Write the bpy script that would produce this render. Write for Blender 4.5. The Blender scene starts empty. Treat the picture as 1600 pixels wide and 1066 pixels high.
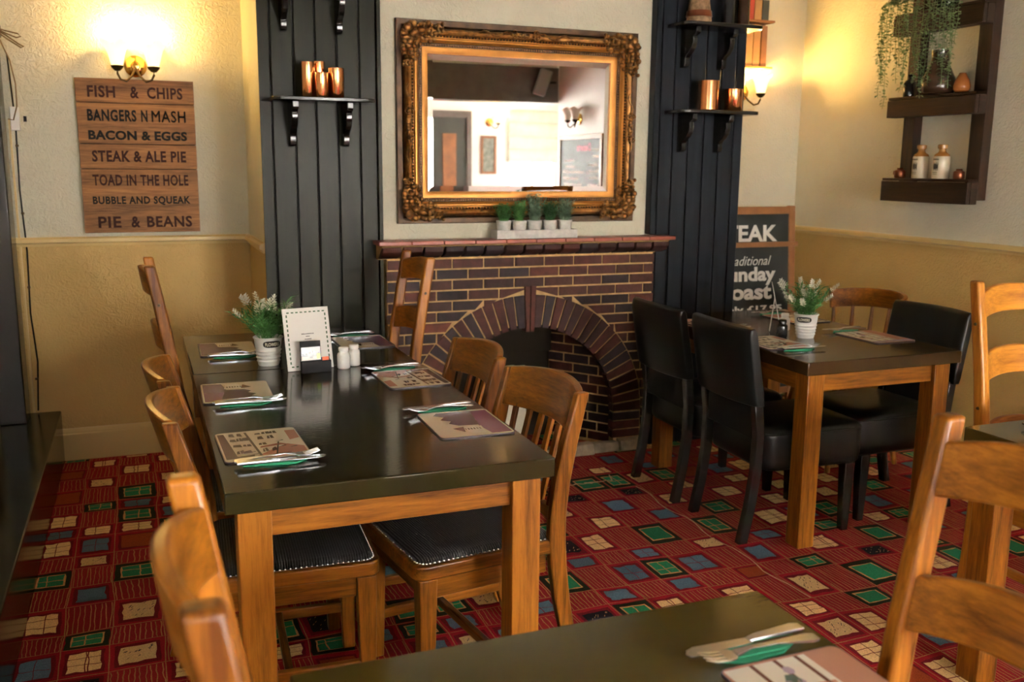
import bpy, bmesh, math, random
from mathutils import Matrix, Vector
random.seed(7)
S = bpy.context.scene
C = S.collection
PI = math.pi
R = math.radians

# ------------------------------------------------------------------ camera
cam_d = bpy.data.cameras.new('camera'); cam = bpy.data.objects.new('camera', cam_d); C.objects.link(cam)
yaw, pit, rol = R(21.451), R(10.452), R(-0.529)
fw = Vector((math.sin(yaw)*math.cos(pit), math.cos(yaw)*math.cos(pit), -math.sin(pit)))
rt = Vector((math.cos(yaw), -math.sin(yaw), 0)); dn = fw.cross(rt)
r2 = rt*math.cos(rol)+dn*math.sin(rol); d2 = -rt*math.sin(rol)+dn*math.cos(rol)
m = Matrix.Identity(4)
for i in range(3):
    m[i][0] = r2[i]; m[i][1] = -d2[i]; m[i][2] = -fw[i]
m[0][3], m[1][3], m[2][3] = 0, 0, 1.5
cam.matrix_world = m
cam_d.sensor_width = 36; cam_d.sensor_fit = 'HORIZONTAL'; cam_d.lens = 1480.7/1600*36
cam_d.clip_start = .05; cam_d.clip_end = 60
cam_d.dof.use_dof = True; cam_d.dof.focus_distance = 2.75; cam_d.dof.aperture_fstop = 4.5
S.camera = cam
# ------------------------------------------------------------------ world, daylight, exposure
W = bpy.data.worlds.new('world'); S.world = W; W.use_nodes = True
W.node_tree.nodes['Background'].inputs[0].default_value = (.85, .93, 1, 1)
W.node_tree.nodes['Background'].inputs[1].default_value = 1.2
vs = S.view_settings
vs.view_transform = 'Standard'; vs.look = 'None'; vs.exposure = 1.35; vs.gamma = 1; vs.use_curve_mapping = False
def area(name, loc, rot, sx, sy, power, col):
    l = bpy.data.lights.new(name, 'AREA'); l.shape = 'RECTANGLE'; l.size = sx; l.size_y = sy; l.energy = power; l.color = col
    o = bpy.data.objects.new(name, l); C.objects.link(o); o.location = loc; o.rotation_euler = rot
    return o
DAY = (1, .95, .86)
# daylight entering by the rear windows (rear wall stands at y = -2.8) and the side window of the annexe
area('daylight_window_a', (2.3, -2.93, 1.50), (R(90), 0, 0), 1.7, 1.2, 205, DAY)
area('daylight_window_b', (0.0, -2.93, 1.50), (R(90), 0, 0), 1.5, 1.2, 16, DAY)
area('added_left_light', (-1.83, -1.35, 1.6), (R(90), 0, R(-90)), 1.3, 1.2, 46, DAY)  # unseen left source, added to brighten the right wall
area('daylight_window_c', (4.87, -2.93, 1.5), (R(90), 0, 0), .7, 1.3, 22, DAY)
area('daylight_window_d', (5.75, -1.3, 1.5), (R(90), 0, R(90)), 1.5, 1.4, 50, DAY)

# ------------------------------------------------------------------ materials
MATS = {}
def nt(name):
    mt = bpy.data.materials.new(name); mt.use_nodes = True
    t = mt.node_tree; b = t.nodes['Principled BSDF']
    return mt, t, b
def lk(t, a, b): t.links.new(a, b)
def coords(t, scale, kind='Object'):
    tc = t.nodes.new('ShaderNodeTexCoord'); mp = t.nodes.new('ShaderNodeMapping'); mp.inputs['Scale'].default_value = scale
    lk(t, tc.outputs[kind], mp.inputs[0]); return mp.outputs[0]
def noise(t, vec, scale, detail=4, rough=.55, dist=0):
    n = t.nodes.new('ShaderNodeTexNoise'); n.inputs['Scale'].default_value = scale; n.inputs['Detail'].default_value = detail
    n.inputs['Roughness'].default_value = rough; n.inputs['Distortion'].default_value = dist
    if vec is not None: lk(t, vec, n.inputs['Vector'])
    return n.outputs['Fac']
def ramp(t, fac, stops):
    r = t.nodes.new('ShaderNodeValToRGB'); e = r.color_ramp.elements
    e[0].position, e[0].color = stops[0][0], (*stops[0][1], 1); e[1].position, e[1].color = stops[-1][0], (*stops[-1][1], 1)
    for p, c in stops[1:-1]:
        x = e.new(p); x.color = (*c, 1)
    lk(t, fac, r.inputs[0]); return r.outputs[0]
def bump(t, b, h, strength, dist=.01):
    n = t.nodes.new('ShaderNodeBump'); n.inputs['Strength'].default_value = strength; n.inputs['Distance'].default_value = dist
    lk(t, h, n.inputs['Height']); lk(t, n.outputs[0], b.inputs['Normal'])
def mul(c, k): return tuple(min(1, max(0, x*k)) for x in c)
def plain(name, col, rough=.5, metal=0, var=0, vs_=8, bs=0, bsc=60, spec=.5, coat=0, emit=None, es=0):
    mt, t, b = nt(name)
    b.inputs['Roughness'].default_value = rough; b.inputs['Metallic'].default_value = metal
    b.inputs['Specular IOR Level'].default_value = spec; b.inputs['Coat Weight'].default_value = coat
    b.inputs['Coat Roughness'].default_value = .1
    v = coords(t, (1, 1, 1))
    if var: lk(t, ramp(t, noise(t, v, vs_), [(.3, mul(col, 1-var)), (.7, mul(col, 1+var))]), b.inputs['Base Color'])
    else: b.inputs['Base Color'].default_value = (*col, 1)
    if bs: bump(t, b, noise(t, v, bsc), bs, .003)
    if emit:
        b.inputs['Emission Color'].default_value = (*emit, 1); b.inputs['Emission Strength'].default_value = es
    MATS[name] = mt; return mt
def wood(name, dark, light, axis='z', rough=.36, scale=14, coat=.1):
    mt, t, b = nt(name)
    sc = {'x': (.07, 1, 1), 'y': (1, .07, 1), 'z': (1, 1, .07)}[axis]
    v = coords(t, sc)
    f1 = noise(t, v, scale*7, 5, .7, .3); f2 = noise(t, v, scale*.7, 3, .5, 1.2)
    mx = t.nodes.new('ShaderNodeMath'); mx.operation = 'ADD'; lk(t, f1, mx.inputs[0]); lk(t, f2, mx.inputs[1])
    hf = t.nodes.new('ShaderNodeMath'); hf.operation = 'MULTIPLY'; hf.inputs[1].default_value = .5; lk(t, mx.outputs[0], hf.inputs[0])
    lk(t, ramp(t, hf.outputs[0], [(.38, dark), (.5, tuple((a+c)/2 for a, c in zip(dark, light))), (.62, light)]), b.inputs['Base Color'])
    b.inputs['Roughness'].default_value = rough; b.inputs['Coat Weight'].default_value = coat; b.inputs['Coat Roughness'].default_value = .18; b.inputs['Specular IOR Level'].default_value = .3
    bump(t, b, f1, .12, .002)
    MATS[name] = mt; return mt
for ax in 'xyz':
    wood('oak_'+ax, (.095, .027, .003), (.37, .130, .011), ax)          # orange varnished oak
    wood('pale_oak_'+ax, (.26, .085, .008), (.55, .22, .024), ax)
    wood('beech_'+ax, (.075, .023, .0025), (.30, .105, .009), ax, .30)
    wood('dark_shelf_'+ax, (.010, .0045, .0022), (.040, .016, .006), ax, .55, 14, 0)
def wallmat(name, up, low, split=1.11, bs=.55):
    mt, t, b = nt(name)
    g = t.nodes.new('ShaderNodeNewGeometry'); s = t.nodes.new('ShaderNodeSeparateXYZ'); lk(t, g.outputs['Position'], s.inputs[0])
    gt = t.nodes.new('ShaderNodeMath'); gt.operation = 'GREATER_THAN'; gt.inputs[1].default_value = split; lk(t, s.outputs[2], gt.inputs[0])
    mx = t.nodes.new('ShaderNodeMix'); mx.data_type = 'RGBA'; lk(t, gt.outputs[0], mx.inputs[0])
    mx.inputs[6].default_value = (*low, 1); mx.inputs[7].default_value = (*up, 1)
    v = coords(t, (1, 1, 1)); f = noise(t, v, 2.2, 4)
    ml = t.nodes.new('ShaderNodeMix'); ml.data_type = 'RGBA'; ml.blend_type = 'MULTIPLY'; ml.inputs[0].default_value = 1
    lk(t, mx.outputs[2], ml.inputs[6]); lk(t, ramp(t, f, [(.3, (.88, .87, .86)), (.7, (1, 1, 1))]), ml.inputs[7])
    lk(t, ml.outputs[2], b.inputs['Base Color']); b.inputs['Roughness'].default_value = .55
    bump(t, b, noise(t, v, 34, 4, .55, 2.0), bs, .012)
    MATS[name] = mt
wallmat('wall_paint', (.68, .645, .49), (.58, .385, .125))
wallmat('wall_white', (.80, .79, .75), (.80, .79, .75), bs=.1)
plain('ceiling_paint', (.62, .57, .48), .8)
plain('cream_gloss', (.62, .45, .18), .3, bs=.05)
mt, t, b = nt('carpet'); MATS['carpet'] = mt
a = t.nodes.new('ShaderNodeAttribute'); a.attribute_name = 'Col'
v = coords(t, (1, 1, 1)); f = noise(t, v, 260, 2, .7)
ml = t.nodes.new('ShaderNodeMix'); ml.data_type = 'RGBA'; ml.blend_type = 'MULTIPLY'; ml.inputs[0].default_value = 1
lk(t, a.outputs['Color'], ml.inputs[6]); lk(t, ramp(t, f, [(.3, (.7, .7, .7)), (.7, (1.25, 1.25, 1.25))]), ml.inputs[7])
lk(t, ml.outputs[2], b.inputs['Base Color']); b.inputs['Roughness'].default_value = .95; b.inputs['Specular IOR Level'].default_value = .15
bump(t, b, f, .5, .004)
mt, t, b = nt('printed'); MATS['printed'] = mt                       # flat print: face colours
a = t.nodes.new('ShaderNodeAttribute'); a.attribute_name = 'Col'; lk(t, a.outputs['Color'], b.inputs['Base Color']); b.inputs['Roughness'].default_value = .22
def glosstop(name, col, col2, bs=.10):
    mt, t, b = nt(name); v = coords(t, (1, 2, 1)); f = noise(t, v, 5, 5, .6)
    lk(t, ramp(t, f, [(.35, col), (.65, col2)]), b.inputs['Base Color'])
    b.inputs['Roughness'].default_value = .10; b.inputs['Specular IOR Level'].default_value = .32
    v2 = coords(t, (26, 120, 1)); bump(t, b, noise(t, v2, 1.3, 3, .5, .5), bs, .002)
    MATS[name] = mt
glosstop('table_varnish', (.020, .016, .006), (.027, .021, .007))
glosstop('table_varnish_brown', (.036, .019, .008), (.05, .026, .010))
glosstop('table_varnish_olive', (.058, .041, .009), (.066, .047, .010), .03)
def boardmat(name, col, axis=(3, 3, .25)):
    mt, t, b = nt(name); v = coords(t, axis); f = noise(t, v, 6, 5, .6, .6)
    lk(t, ramp(t, f, [(.3, mul(col, .7)), (.7, mul(col, 1.3))]), b.inputs['Base Color'])
    b.inputs['Roughness'].default_value = .33; b.inputs['Specular IOR Level'].default_value = .09
    bump(t, b, f, .10, .003); MATS[name] = mt
boardmat('black_board', (.017, .016, .008))
boardmat('blue_black_board', (.014, .016, .02))
plain('black_gloss', (.012, .011, .010), .22, bs=.08, bsc=30)
plain('black_matt', (.008, .008, .009), .6, spec=.2)
plain('plinth_paint', (.013, .015, .011), .18, bs=.06, bsc=8)
plain('leather', (.006, .007, .007), .32, bs=.2, bsc=180, spec=.35)
plain('weave', (.018, .020, .024), .5, bs=0)
mt = MATS['weave']; t = mt.node_tree; b = t.nodes['Principled BSDF']
v = coords(t, (1, 1, 1)); w1 = t.nodes.new('ShaderNodeTexWave'); w1.inputs['Scale'].default_value = 45; w1.inputs['Distortion'].default_value = 2.5
w1.inputs['Detail'].default_value = 2; w1.inputs['Detail Scale'].default_value = 12; w1.bands_direction = 'X'; lk(t, v, w1.inputs[0])
lk(t, ramp(t, w1.outputs['Fac'], [(.2, (.006, .006, .006)), (.9, (.055, .056, .058))]), b.inputs['Base Color']); bump(t, b, w1.outputs['Fac'], .8, .004)
def brickmat(i, col):
    plain('brick_%d' % i, mul(col, .85), .6, spec=.2, var=.35, vs_=22, bs=.5, bsc=70)
BR = [(.072, .020, .014), (.044, .017, .014), (.095, .026, .016), (.030, .017, .018), (.060, .019, .013), (.13, .034, .018)]
for i, c in enumerate(BR): brickmat(i, c)
plain('mortar', (.50, .32, .13), .9, var=.25, vs_=30, bs=.5, bsc=90)
plain('quarry_tile', (.30, .075, .042), .35, var=.25, vs_=14)
plain('hearth_stone', (.26, .20, .13), .85, var=.4, vs_=14, bs=.6, bsc=30)
plain('soot', (.018, .013, .009), .9, spec=.1)
plain('cream_card', (.62, .58, .44), .7)
plain('glass_mirror', (.93, .94, .93), .015, 1)
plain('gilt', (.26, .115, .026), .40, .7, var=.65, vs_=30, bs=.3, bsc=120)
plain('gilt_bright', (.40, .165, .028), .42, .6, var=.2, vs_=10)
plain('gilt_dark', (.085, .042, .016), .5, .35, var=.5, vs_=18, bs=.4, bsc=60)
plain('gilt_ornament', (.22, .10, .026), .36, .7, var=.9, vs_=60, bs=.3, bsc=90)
plain('copper', (.78, .36, .16), .16, 1)
plain('old_copper', (.20, .065, .03), .3, .8, var=.3)
plain('brass', (.70, .42, .12), .22, 1)
plain('dark_bronze', (.08, .05, .02), .35, .7)
plain('steel', (.70, .73, .78), .24, 1)
plain('shade_glass', (.95, .85, .65), .4, emit=(1, .66, .25), es=1.1)
plain('shade_glass_off', (.75, .70, .60), .3)
plain('bulb', (1, .9, .7), .4, emit=(1, .8, .45), es=9)
for ax in 'x': wood('sign_wood', (.10, .039, .011), (.34, .148, .042), 'x', .6, 14, 0)
plain('ink_red', (.034, .008, .006), .7, spec=.2)
plain('ink_black', (.010, .008, .007), .7, spec=.2)
plain('chalk_white', (.78, .77, .72), .8)
plain('chalk_pink', (.75, .35, .45), .8)
plain('chalk_cream', (.72, .66, .50), .8)
plain('slate', (.012, .016, .014), .6)
plain('white_enamel', (.78, .77, .72), .3)
plain('white_ceramic', (.80, .79, .75), .25)
plain('white_wash', (.62, .60, .55), .75, var=.18, vs_=30, bs=.3, bsc=60)
plain('white_plastic', (.75, .73, .68), .4)
plain('green_napkin', (.012, .21, .10), .75, var=.15)
plain('leaf_green', (.075, .20, .05), .5, var=.35, vs_=40)
plain('leaf_grey', (.15, .22, .14), .55, var=.3, vs_=40)
plain('leaf_dark', (.035, .10, .03), .5, var=.3, vs_=40)
plain('leaf_succulent', (.20, .30, .13), .5, var=.25, vs_=30)
plain('bloom', (.72, .72, .60), .7, var=.15, vs_=60)
plain('stoneware', (.62, .54, .38), .25); plain('stoneware_tan', (.30, .13, .03), .22)
plain('vase_brown', (.045, .022, .012), .22, var=.3, vs_=6); plain('vase_amber', (.24, .075, .018), .15)
plain('vase_black', (.012, .012, .013), .18)
plain('twine', (.22, .14, .06), .9)
plain('rough_bark', (.14, .065, .025), .85, var=.7, vs_=22, bs=1, bsc=30)
plain('frame_wood', (.25, .10, .03), .45, var=.25)
plain('wicker', (.26, .16, .08), .8, var=.4, vs_=60, bs=.6, bsc=140)
plain('beam_paint', (.11, .09, .078), .4, var=.2)
plain('grey_plastic', (.30, .33, .36), .4)
plain('blind_cloth', (.62, .66, .55), .9, var=.08)
plain('plaster_pale', (.74, .73, .69), .7)
plain('book_red', (.35, .04, .02), .6); plain('book_tan', (.42, .22, .08), .6, var=.15); plain('book_dark', (.04, .045, .035), .6); plain('book_brown', (.22, .10, .04), .6, var=.2)
plain('picture_print', (.20, .22, .18), .6, var=.5, vs_=16)
plain('phone_blue', (.15, .17, .22), .3)
mt, t, b = nt('window_glass'); MATS['window_glass'] = mt
b.inputs['Transmission Weight'].default_value = 1; b.inputs['Roughness'].default_value = 0; b.inputs['IOR'].default_value = 1.02

# ------------------------------------------------------------------ mesh helpers
class MB:
    def __init__(s): s.v = []; s.f = []; s.c = []
    def add(s, v, f, M=None, col=None):
        o = len(s.v)
        s.v += [tuple(M @ Vector(p)) for p in v] if M else [tuple(p) for p in v]
        s.f += [tuple(i+o for i in q) for q in f]; s.c += [col]*len(f); return s
    def hexa(s, p, M=None, col=None):
        return s.add(p, [(0, 3, 2, 1), (4, 5, 6, 7), (0, 1, 5, 4), (1, 2, 6, 5), (2, 3, 7, 6), (3, 0, 4, 7)], M, col)
    def box(s, x0, x1, y0, y1, z0, z1, M=None, col=None):
        return s.hexa([(x0, y0, z0), (x1, y0, z0), (x1, y1, z0), (x0, y1, z0), (x0, y0, z1), (x1, y0, z1), (x1, y1, z1), (x0, y1, z1)], M, col)
    def prism(s, poly, h0, h1, axis='z', M=None, col=None):
        n = len(poly)
        mk = {'z': lambda p, h: (p[0], p[1], h), 'y': lambda p, h: (p[0], h, p[1]), 'x': lambda p, h: (h, p[0], p[1])}[axis]
        v = [mk(p, h0) for p in poly]+[mk(p, h1) for p in poly]
        f = [tuple(range(n))[::-1], tuple(range(n, 2*n))]+[(i, (i+1) % n, n+(i+1) % n, n+i) for i in range(n)]
        return s.add(v, f, M, col)
    def sweep(s, pts, sec, up=(0, 0, 1), closed=False, M=None, col=None, scales=None):
        pts = [Vector(p) for p in pts]; n = len(pts); k = len(sec); v = []; f = []
        for i, p in enumerate(pts):
            a_ = pts[(i-1) % n] if closed or i else p; b_ = pts[(i+1) % n] if closed or i < n-1 else p
            tn = (b_-a_).normalized(); u = Vector(up)
            sd = tn.cross(u)
            if sd.length < 1e-5: sd = tn.orthogonal()
            sd.normalize(); uu = sd.cross(tn)
            q = scales[i] if scales else 1
            v += [p+sd*(x*q)+uu*(y*q) for x, y in sec]
        for i in range(n if closed else n-1):
            j = (i+1) % n
            f += [(i*k+e, i*k+(e+1) % k, j*k+(e+1) % k, j*k+e) for e in range(k)]
        if not closed: f += [tuple(range(k))[::-1], tuple(range((n-1)*k, n*k))]
        return s.add(v, f, M, col)
    def tube(s, pts, r, n=8, closed=False, M=None, col=None):
        rs = r if isinstance(r, (list, tuple)) else [r]*len(pts)
        sec = [(math.cos(2*PI*i/n), math.sin(2*PI*i/n)) for i in range(n)]
        d = Vector(pts[-1])-Vector(pts[0]); up = (0, 0, 1) if abs(d.z) < .7*d.length or d.length < 1e-6 else (.31, .95, 0)
        return s.sweep(pts, sec, up, closed, M, col, rs)
    def lathe(s, prof, n=24, M=None, col=None):
        v = []; f = []; k = len(prof)
        for i in range(n):
            c, q = math.cos(2*PI*i/n), math.sin(2*PI*i/n); v += [(r*c, r*q, z) for r, z in prof]
        for i in range(n):
            j = (i+1) % n
            for e in range(k-1): f.append((i*k+e, j*k+e, j*k+e+1, i*k+e+1))
        if prof[0][0] > 1e-6: f.append(tuple(i*k for i in range(n))[::-1])
        if prof[-1][0] > 1e-6: f.append(tuple(i*k+k-1 for i in range(n)))
        return s.add(v, f, M, col)
    def ell(s, c, rad, nu=10, nv=6, M=None, col=None):
        v = [(c[0], c[1], c[2]-rad[2])]; f = []
        for j in range(1, nv):
            th = PI*j/nv-PI/2
            for i in range(nu):
                a_ = 2*PI*i/nu; v.append((c[0]+rad[0]*math.cos(th)*math.cos(a_), c[1]+rad[1]*math.cos(th)*math.sin(a_), c[2]+rad[2]*math.sin(th)))
        v.append((c[0], c[1], c[2]+rad[2])); L = len(v)-1
        for i in range(nu):
            k = (i+1) % nu; f.append((0, 1+k, 1+i)); f.append((L, L-nu+i, L-nu+k))
            for j in range(nv-2): f.append((1+j*nu+i, 1+j*nu+k, 1+(j+1)*nu+k, 1+(j+1)*nu+i))
        return s.add(v, f, M, col)
    def leaf(s, p, d, nrm, L, w, col=None, bend=.2):
        d = Vector(d).normalized(); sd = d.cross(Vector(nrm))
        if sd.length < 1e-4: sd = d.orthogonal()
        sd.normalize(); nn = sd.cross(d); p = Vector(p)
        v = [p, p+d*L*.45+sd*w/2+nn*L*.06, p+d*L*.5-nn*L*.0, p+d*L*.45-sd*w/2+nn*L*.06, p+d*L-nn*L*bend]
        return s.add(v, [(0, 1, 2), (0, 2, 3), (1, 4, 2), (2, 4, 3)], None, col)
    def mesh(s, name, mat, smooth=35):
        me = bpy.data.meshes.new(name); me.from_pydata(s.v, [], s.f)
        if any(c is not None for c in s.c):
            at = me.color_attributes.new('Col', 'FLOAT_COLOR', 'CORNER')
            for p in me.polygons:
                c = s.c[p.index] or (1, 1, 1)
                for li in p.loop_indices: at.data[li].color = (*c, 1)
        for x in (mat if isinstance(mat, (list, tuple)) else [mat]): me.materials.append(MATS[x])
        bm = bmesh.new(); bm.from_mesh(me); bmesh.ops.recalc_face_normals(bm, faces=bm.faces); bm.to_mesh(me); bm.free()
        if smooth:
            me.shade_smooth(); me.set_sharp_from_angle(angle=R(smooth))
        return me
def obj(name, mb, mat, parent=None, bevel=0, seg=2, smooth=35, sub=0, norecalc=False):
    me = mb.mesh(name, mat, smooth) if isinstance(mb, MB) else mb
    o = bpy.data.objects.new(name, me); C.objects.link(o)
    if parent is not None: o.parent = parent
    if bevel:
        md = o.modifiers.new('bevel', 'BEVEL'); md.width = bevel; md.segments = seg; md.limit_method = 'ANGLE'; md.angle_limit = R(40)
    if sub:
        md = o.modifiers.new('sub', 'SUBSURF'); md.levels = sub; md.render_levels = sub
    return o
def tag(o, label, cat, group=None):
    o['label'] = label; o['category'] = cat
    if group: o['group'] = group
    return o
def thing(name, label, cat, loc=(0, 0, 0), rz=0, group=None):
    o = bpy.data.objects.new(name, None); C.objects.link(o); o.location = loc; o.rotation_euler = (0, 0, rz); o.empty_display_size = .05
    return tag(o, label, cat, group)
def struct(name, mb, mat, parent=None, bevel=0, smooth=0):
    o = obj(name, mb, mat, parent, bevel, smooth=smooth)
    o['kind'] = 'structure'
    return o
def dup(root, loc, rz, label, group=None):
    r = root.copy(); C.objects.link(r); r.location = loc; r.rotation_euler = (0, 0, rz); r['label'] = label
    if group: r['group'] = group
    for ch in list(root.children):
        c = ch.copy(); C.objects.link(c); c.parent = r
        for g in list(ch.children):
            d = g.copy(); C.objects.link(d); d.parent = c
    return r
def text(name, body, w, h, M, mat, parent, depth=.0012, bold=0.0, shear=0, spacing=1, thick=0):
    cu = bpy.data.curves.new('t', 'FONT'); cu.body = body; cu.size = 1; cu.extrude = .001; cu.offset = bold; cu.shear = shear; cu.space_character = spacing
    cu.resolution_u = 3
    to = bpy.data.objects.new('t', cu); C.objects.link(to)
    dg = bpy.context.evaluated_depsgraph_get(); me = bpy.data.meshes.new_from_object(to.evaluated_get(dg))
    bpy.data.objects.remove(to); bpy.data.curves.remove(cu)
    if thick:
        bm = bmesh.new(); bm.from_mesh(me); g0 = bm.verts[:]+bm.edges[:]+bm.faces[:]
        for dx, dy in ((thick, 0), (-thick, 0), (0, thick), (0, -thick)):
            r_ = bmesh.ops.duplicate(bm, geom=g0); bmesh.ops.translate(bm, verts=[e for e in r_['geom'] if isinstance(e, bmesh.types.BMVert)], vec=(dx, dy, 0))
        bm.to_mesh(me); bm.free()
    xs = [q.co.x for q in me.vertices]; ys = [q.co.y for q in me.vertices]
    x0, x1, y0, y1 = min(xs), max(xs), min(ys), max(ys)
    for q in me.vertices:
        q.co = M @ Vector(((q.co.x-x0)/(x1-x0)*w-w/2, (q.co.y-y0)/(y1-y0)*h-h/2, depth if q.co.z > 0 else 0))
    me.materials.clear(); me.materials.append(MATS[mat]); me.name = name
    o = bpy.data.objects.new(name, me); C.objects.link(o); o.parent = parent
    return o
def facing_cam(x, y, z):       # text plane looking to -y
    return Matrix(((1, 0, 0, x), (0, 0, -1, y), (0, 1, 0, z), (0, 0, 0, 1)))
def facing_left(x, y, z):      # text plane on the right wall looking to -x  (text runs towards -y)
    return Matrix(((0, 0, -1, x), (-1, 0, 0, y), (0, 1, 0, z), (0, 0, 0, 1)))
def rpoly(x0, x1, y0, y1, r, n=4):
    p = []
    for cx, cy, a0 in ((x1-r, y1-r, 0), (x0+r, y1-r, 90), (x0+r, y0+r, 180), (x1-r, y0+r, 270)):
        for i in range(n+1):
            a_ = R(a0+90*i/n); p.append((cx+r*math.cos(a_), cy+r*math.sin(a_)))
    return p

# ------------------------------------------------------------------ the setting
BW, RW, CH = 5.165, 4.01, 2.75
struct('wall_back_left', MB().box(-1.7, .54, BW, BW+.1, 0, CH), 'wall_paint')
struct('wall_back_right', MB().box(3.047, RW+.1, BW, BW+.1, 0, CH), 'wall_paint')
struct('wall_right', MB().box(RW, RW+.1, 1.3, BW, 0, CH), 'wall_paint')
struct('wall_right_front', MB().box(RW, RW+.1, -.1, 1.3, 0, CH), 'wall_white')  # whitened stretch: strong daylight on the wall is put into its colour
cb = MB()
cb.box(.54, 1.16, 4.46, BW, 0, CH); cb.box(2.49, 3.047, 4.46, BW, 0, CH); cb.box(1.16, 2.49, 4.46, BW, .86, CH); cb.box(1.16, 2.49, 4.86, BW, 0, .86)
struct('wall_chimney', cb, 'wall_paint')
struct('ceiling', MB().box(-1.8, 5.8, -2.9, BW+.1, CH, CH+.1), 'ceiling_paint')
struct('wall_left', MB().box(-1.8, -1.7, -2.9, -2.0, 0, CH).box(-1.8, -1.7, -.7, BW+.1, 0, CH).box(-1.8, -1.7, -2.0, -.7, 0, 1.0).box(-1.8, -1.7, -2.0, -.7, 2.2, CH), 'wall_paint')
rw = MB()                                                            # rear wall with its window openings
wins = [(-.75, .75, .88, 2.12), (1.45, 3.15, .88, 2.12), (4.52, 5.22, .85, 2.15)]
xx = -1.7
for (a0, a1, z0, z1) in wins:
    rw.box(xx, a0, -2.9, -2.8, 0, CH); rw.box(a0, a1, -2.9, -2.8, 0, z0); rw.box(a0, a1, -2.9, -2.8, z1, CH); xx = a1
rw.box(xx, 5.7, -2.9, -2.8, 0, CH)
struct('wall_rear', rw, 'wall_white')
aw = MB(); aw.box(5.6, 5.7, -2.8, -2.05, 0, CH); aw.box(5.6, 5.7, -.55, -.1, 0, CH); aw.box(5.6, 5.7, -2.05, -.55, 0, .8); aw.box(5.6, 5.7, -2.05, -.55, 2.2, CH); aw.box(RW+.1, 5.7, -.2, -.1, 0, CH)
struct('wall_annexe', aw, 'wall_white')
for k, (a0, a1, z0, z1) in enumerate(wins):
    w = MB(); t_ = .045
    w.box(a0, a0+t_, -2.88, -2.82, z0, z1); w.box(a1-t_, a1, -2.88, -2.82, z0, z1); w.box(a0+t_, a1-t_, -2.88, -2.82, z0, z0+t_); w.box(a0+t_, a1-t_, -2.88, -2.82, z1-t_, z1)
    w.box((a0+a1)/2-.02, (a0+a1)/2+.02, -2.875, -2.825, z0+t_, z1-t_)
    o = struct('window_%d' % (k+1), w, 'white_plastic')
    sl = obj('window_sill', MB().box(a0-.05, a1+.05, -2.8, -2.68, z0-.04, z0), 'white_plastic', o, .004)
    obj('pane', MB().box(a0+t_, a1-t_, -2.853, -2.849, z0+t_, z1-t_), 'window_glass', o)
w = MB(); w.box(5.62, 5.68, -2.05, -2.0, .8, 2.2); w.box(5.62, 5.68, -.6, -.55, .8, 2.2); w.box(5.62, 5.68, -2.0, -.6, .8, .85); w.box(5.62, 5.68, -2.0, -.6, 2.15, 2.2); w.box(5.63, 5.67, -1.32, -1.28, .85, 2.15)
o = struct('window_4', w, 'white_plastic'); obj('pane', MB().box(5.649, 5.652, -2.0, -.6, .85, 2.15), 'window_glass', o)
w = MB(); w.box(-1.78, -1.72, -2.0, -1.95, 1.0, 2.2); w.box(-1.78, -1.72, -.75, -.7, 1.0, 2.2); w.box(-1.78, -1.72, -1.95, -.75, 1.0, 1.05); w.box(-1.78, -1.72, -1.95, -.75, 2.15, 2.2); w.box(-1.77, -1.73, -1.37, -1.33, 1.05, 2.15)  # unseen left-wall window, added to go with the extra side light
o = struct('window_5', w, 'white_plastic'); obj('pane', MB().box(-1.752, -1.748, -1.95, -.75, 1.05, 2.15), 'window_glass', o)
# dado rails and baseboards
def rail(name, p0, p1, nrm, z, mat='cream_gloss', h=.045, d=.028):
    p0, p1, nrm = Vector(p0), Vector(p1), Vector(nrm)
    prof = [(0, -h/2), (d*.45, -h/2), (d*.55, -h*.2), (d, -h*.05), (d, h*.3), (d*.6, h/2), (0, h/2)]
    v = [tuple(p+nrm*a+Vector((0, 0, z+b))) for p in (p0, p1) for a, b in prof]; n = len(prof)
    f = [tuple(range(n)), tuple(range(n, 2*n))[::-1]]+[(i, (i+1) % n, n+(i+1) % n, n+i) for i in range(n)]
    return struct(name, MB().add(v, f), mat)
rail('trim_1', (-.62, BW, 0), (.54, BW, 0), (0, -1, 0), 1.115)
rail('trim_2', (.54, BW, 0), (.54, 4.5, 0), (-1, 0, 0), 1.115)
rail('trim_3', (3.047, BW, 0), (RW, BW, 0), (0, -1, 0), 1.115)
rail('trim_4', (RW, BW, 0), (RW, -.1, 0), (-1, 0, 0), 1.115)
def skirt(name, p0, p1, nrm, h=.165):
    p0, p1, nrm = Vector(p0), Vector(p1), Vector(nrm)
    prof = [(0, 0), (.018, 0), (.018, h*.82), (.014, h*.86), (.014, h*.9), (.008, h), (0, h)]
    v = [tuple(p+nrm*a+Vector((0, 0, b))) for p in (p0, p1) for a, b in prof]; n = len(prof)
    f = [tuple(range(n)), tuple(range(n, 2*n))[::-1]]+[(i, (i+1) % n, n+(i+1) % n, n+i) for i in range(n)]
    return struct(name, MB().add(v, f), 'cream_gloss')
skirt('baseboard_left', (-.42, BW, 0), (.54, BW, 0), (0, -1, 0))
skirt('baseboard_chimney', (.54, BW, 0), (.54, 4.46, 0), (-1, 0, 0))
skirt('baseboard_back', (3.047, BW, 0), (RW, BW, 0), (0, -1, 0))
skirt('baseboard_right', (RW, BW, 0), (RW, -.1, 0), (-1, 0, 0))

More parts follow.
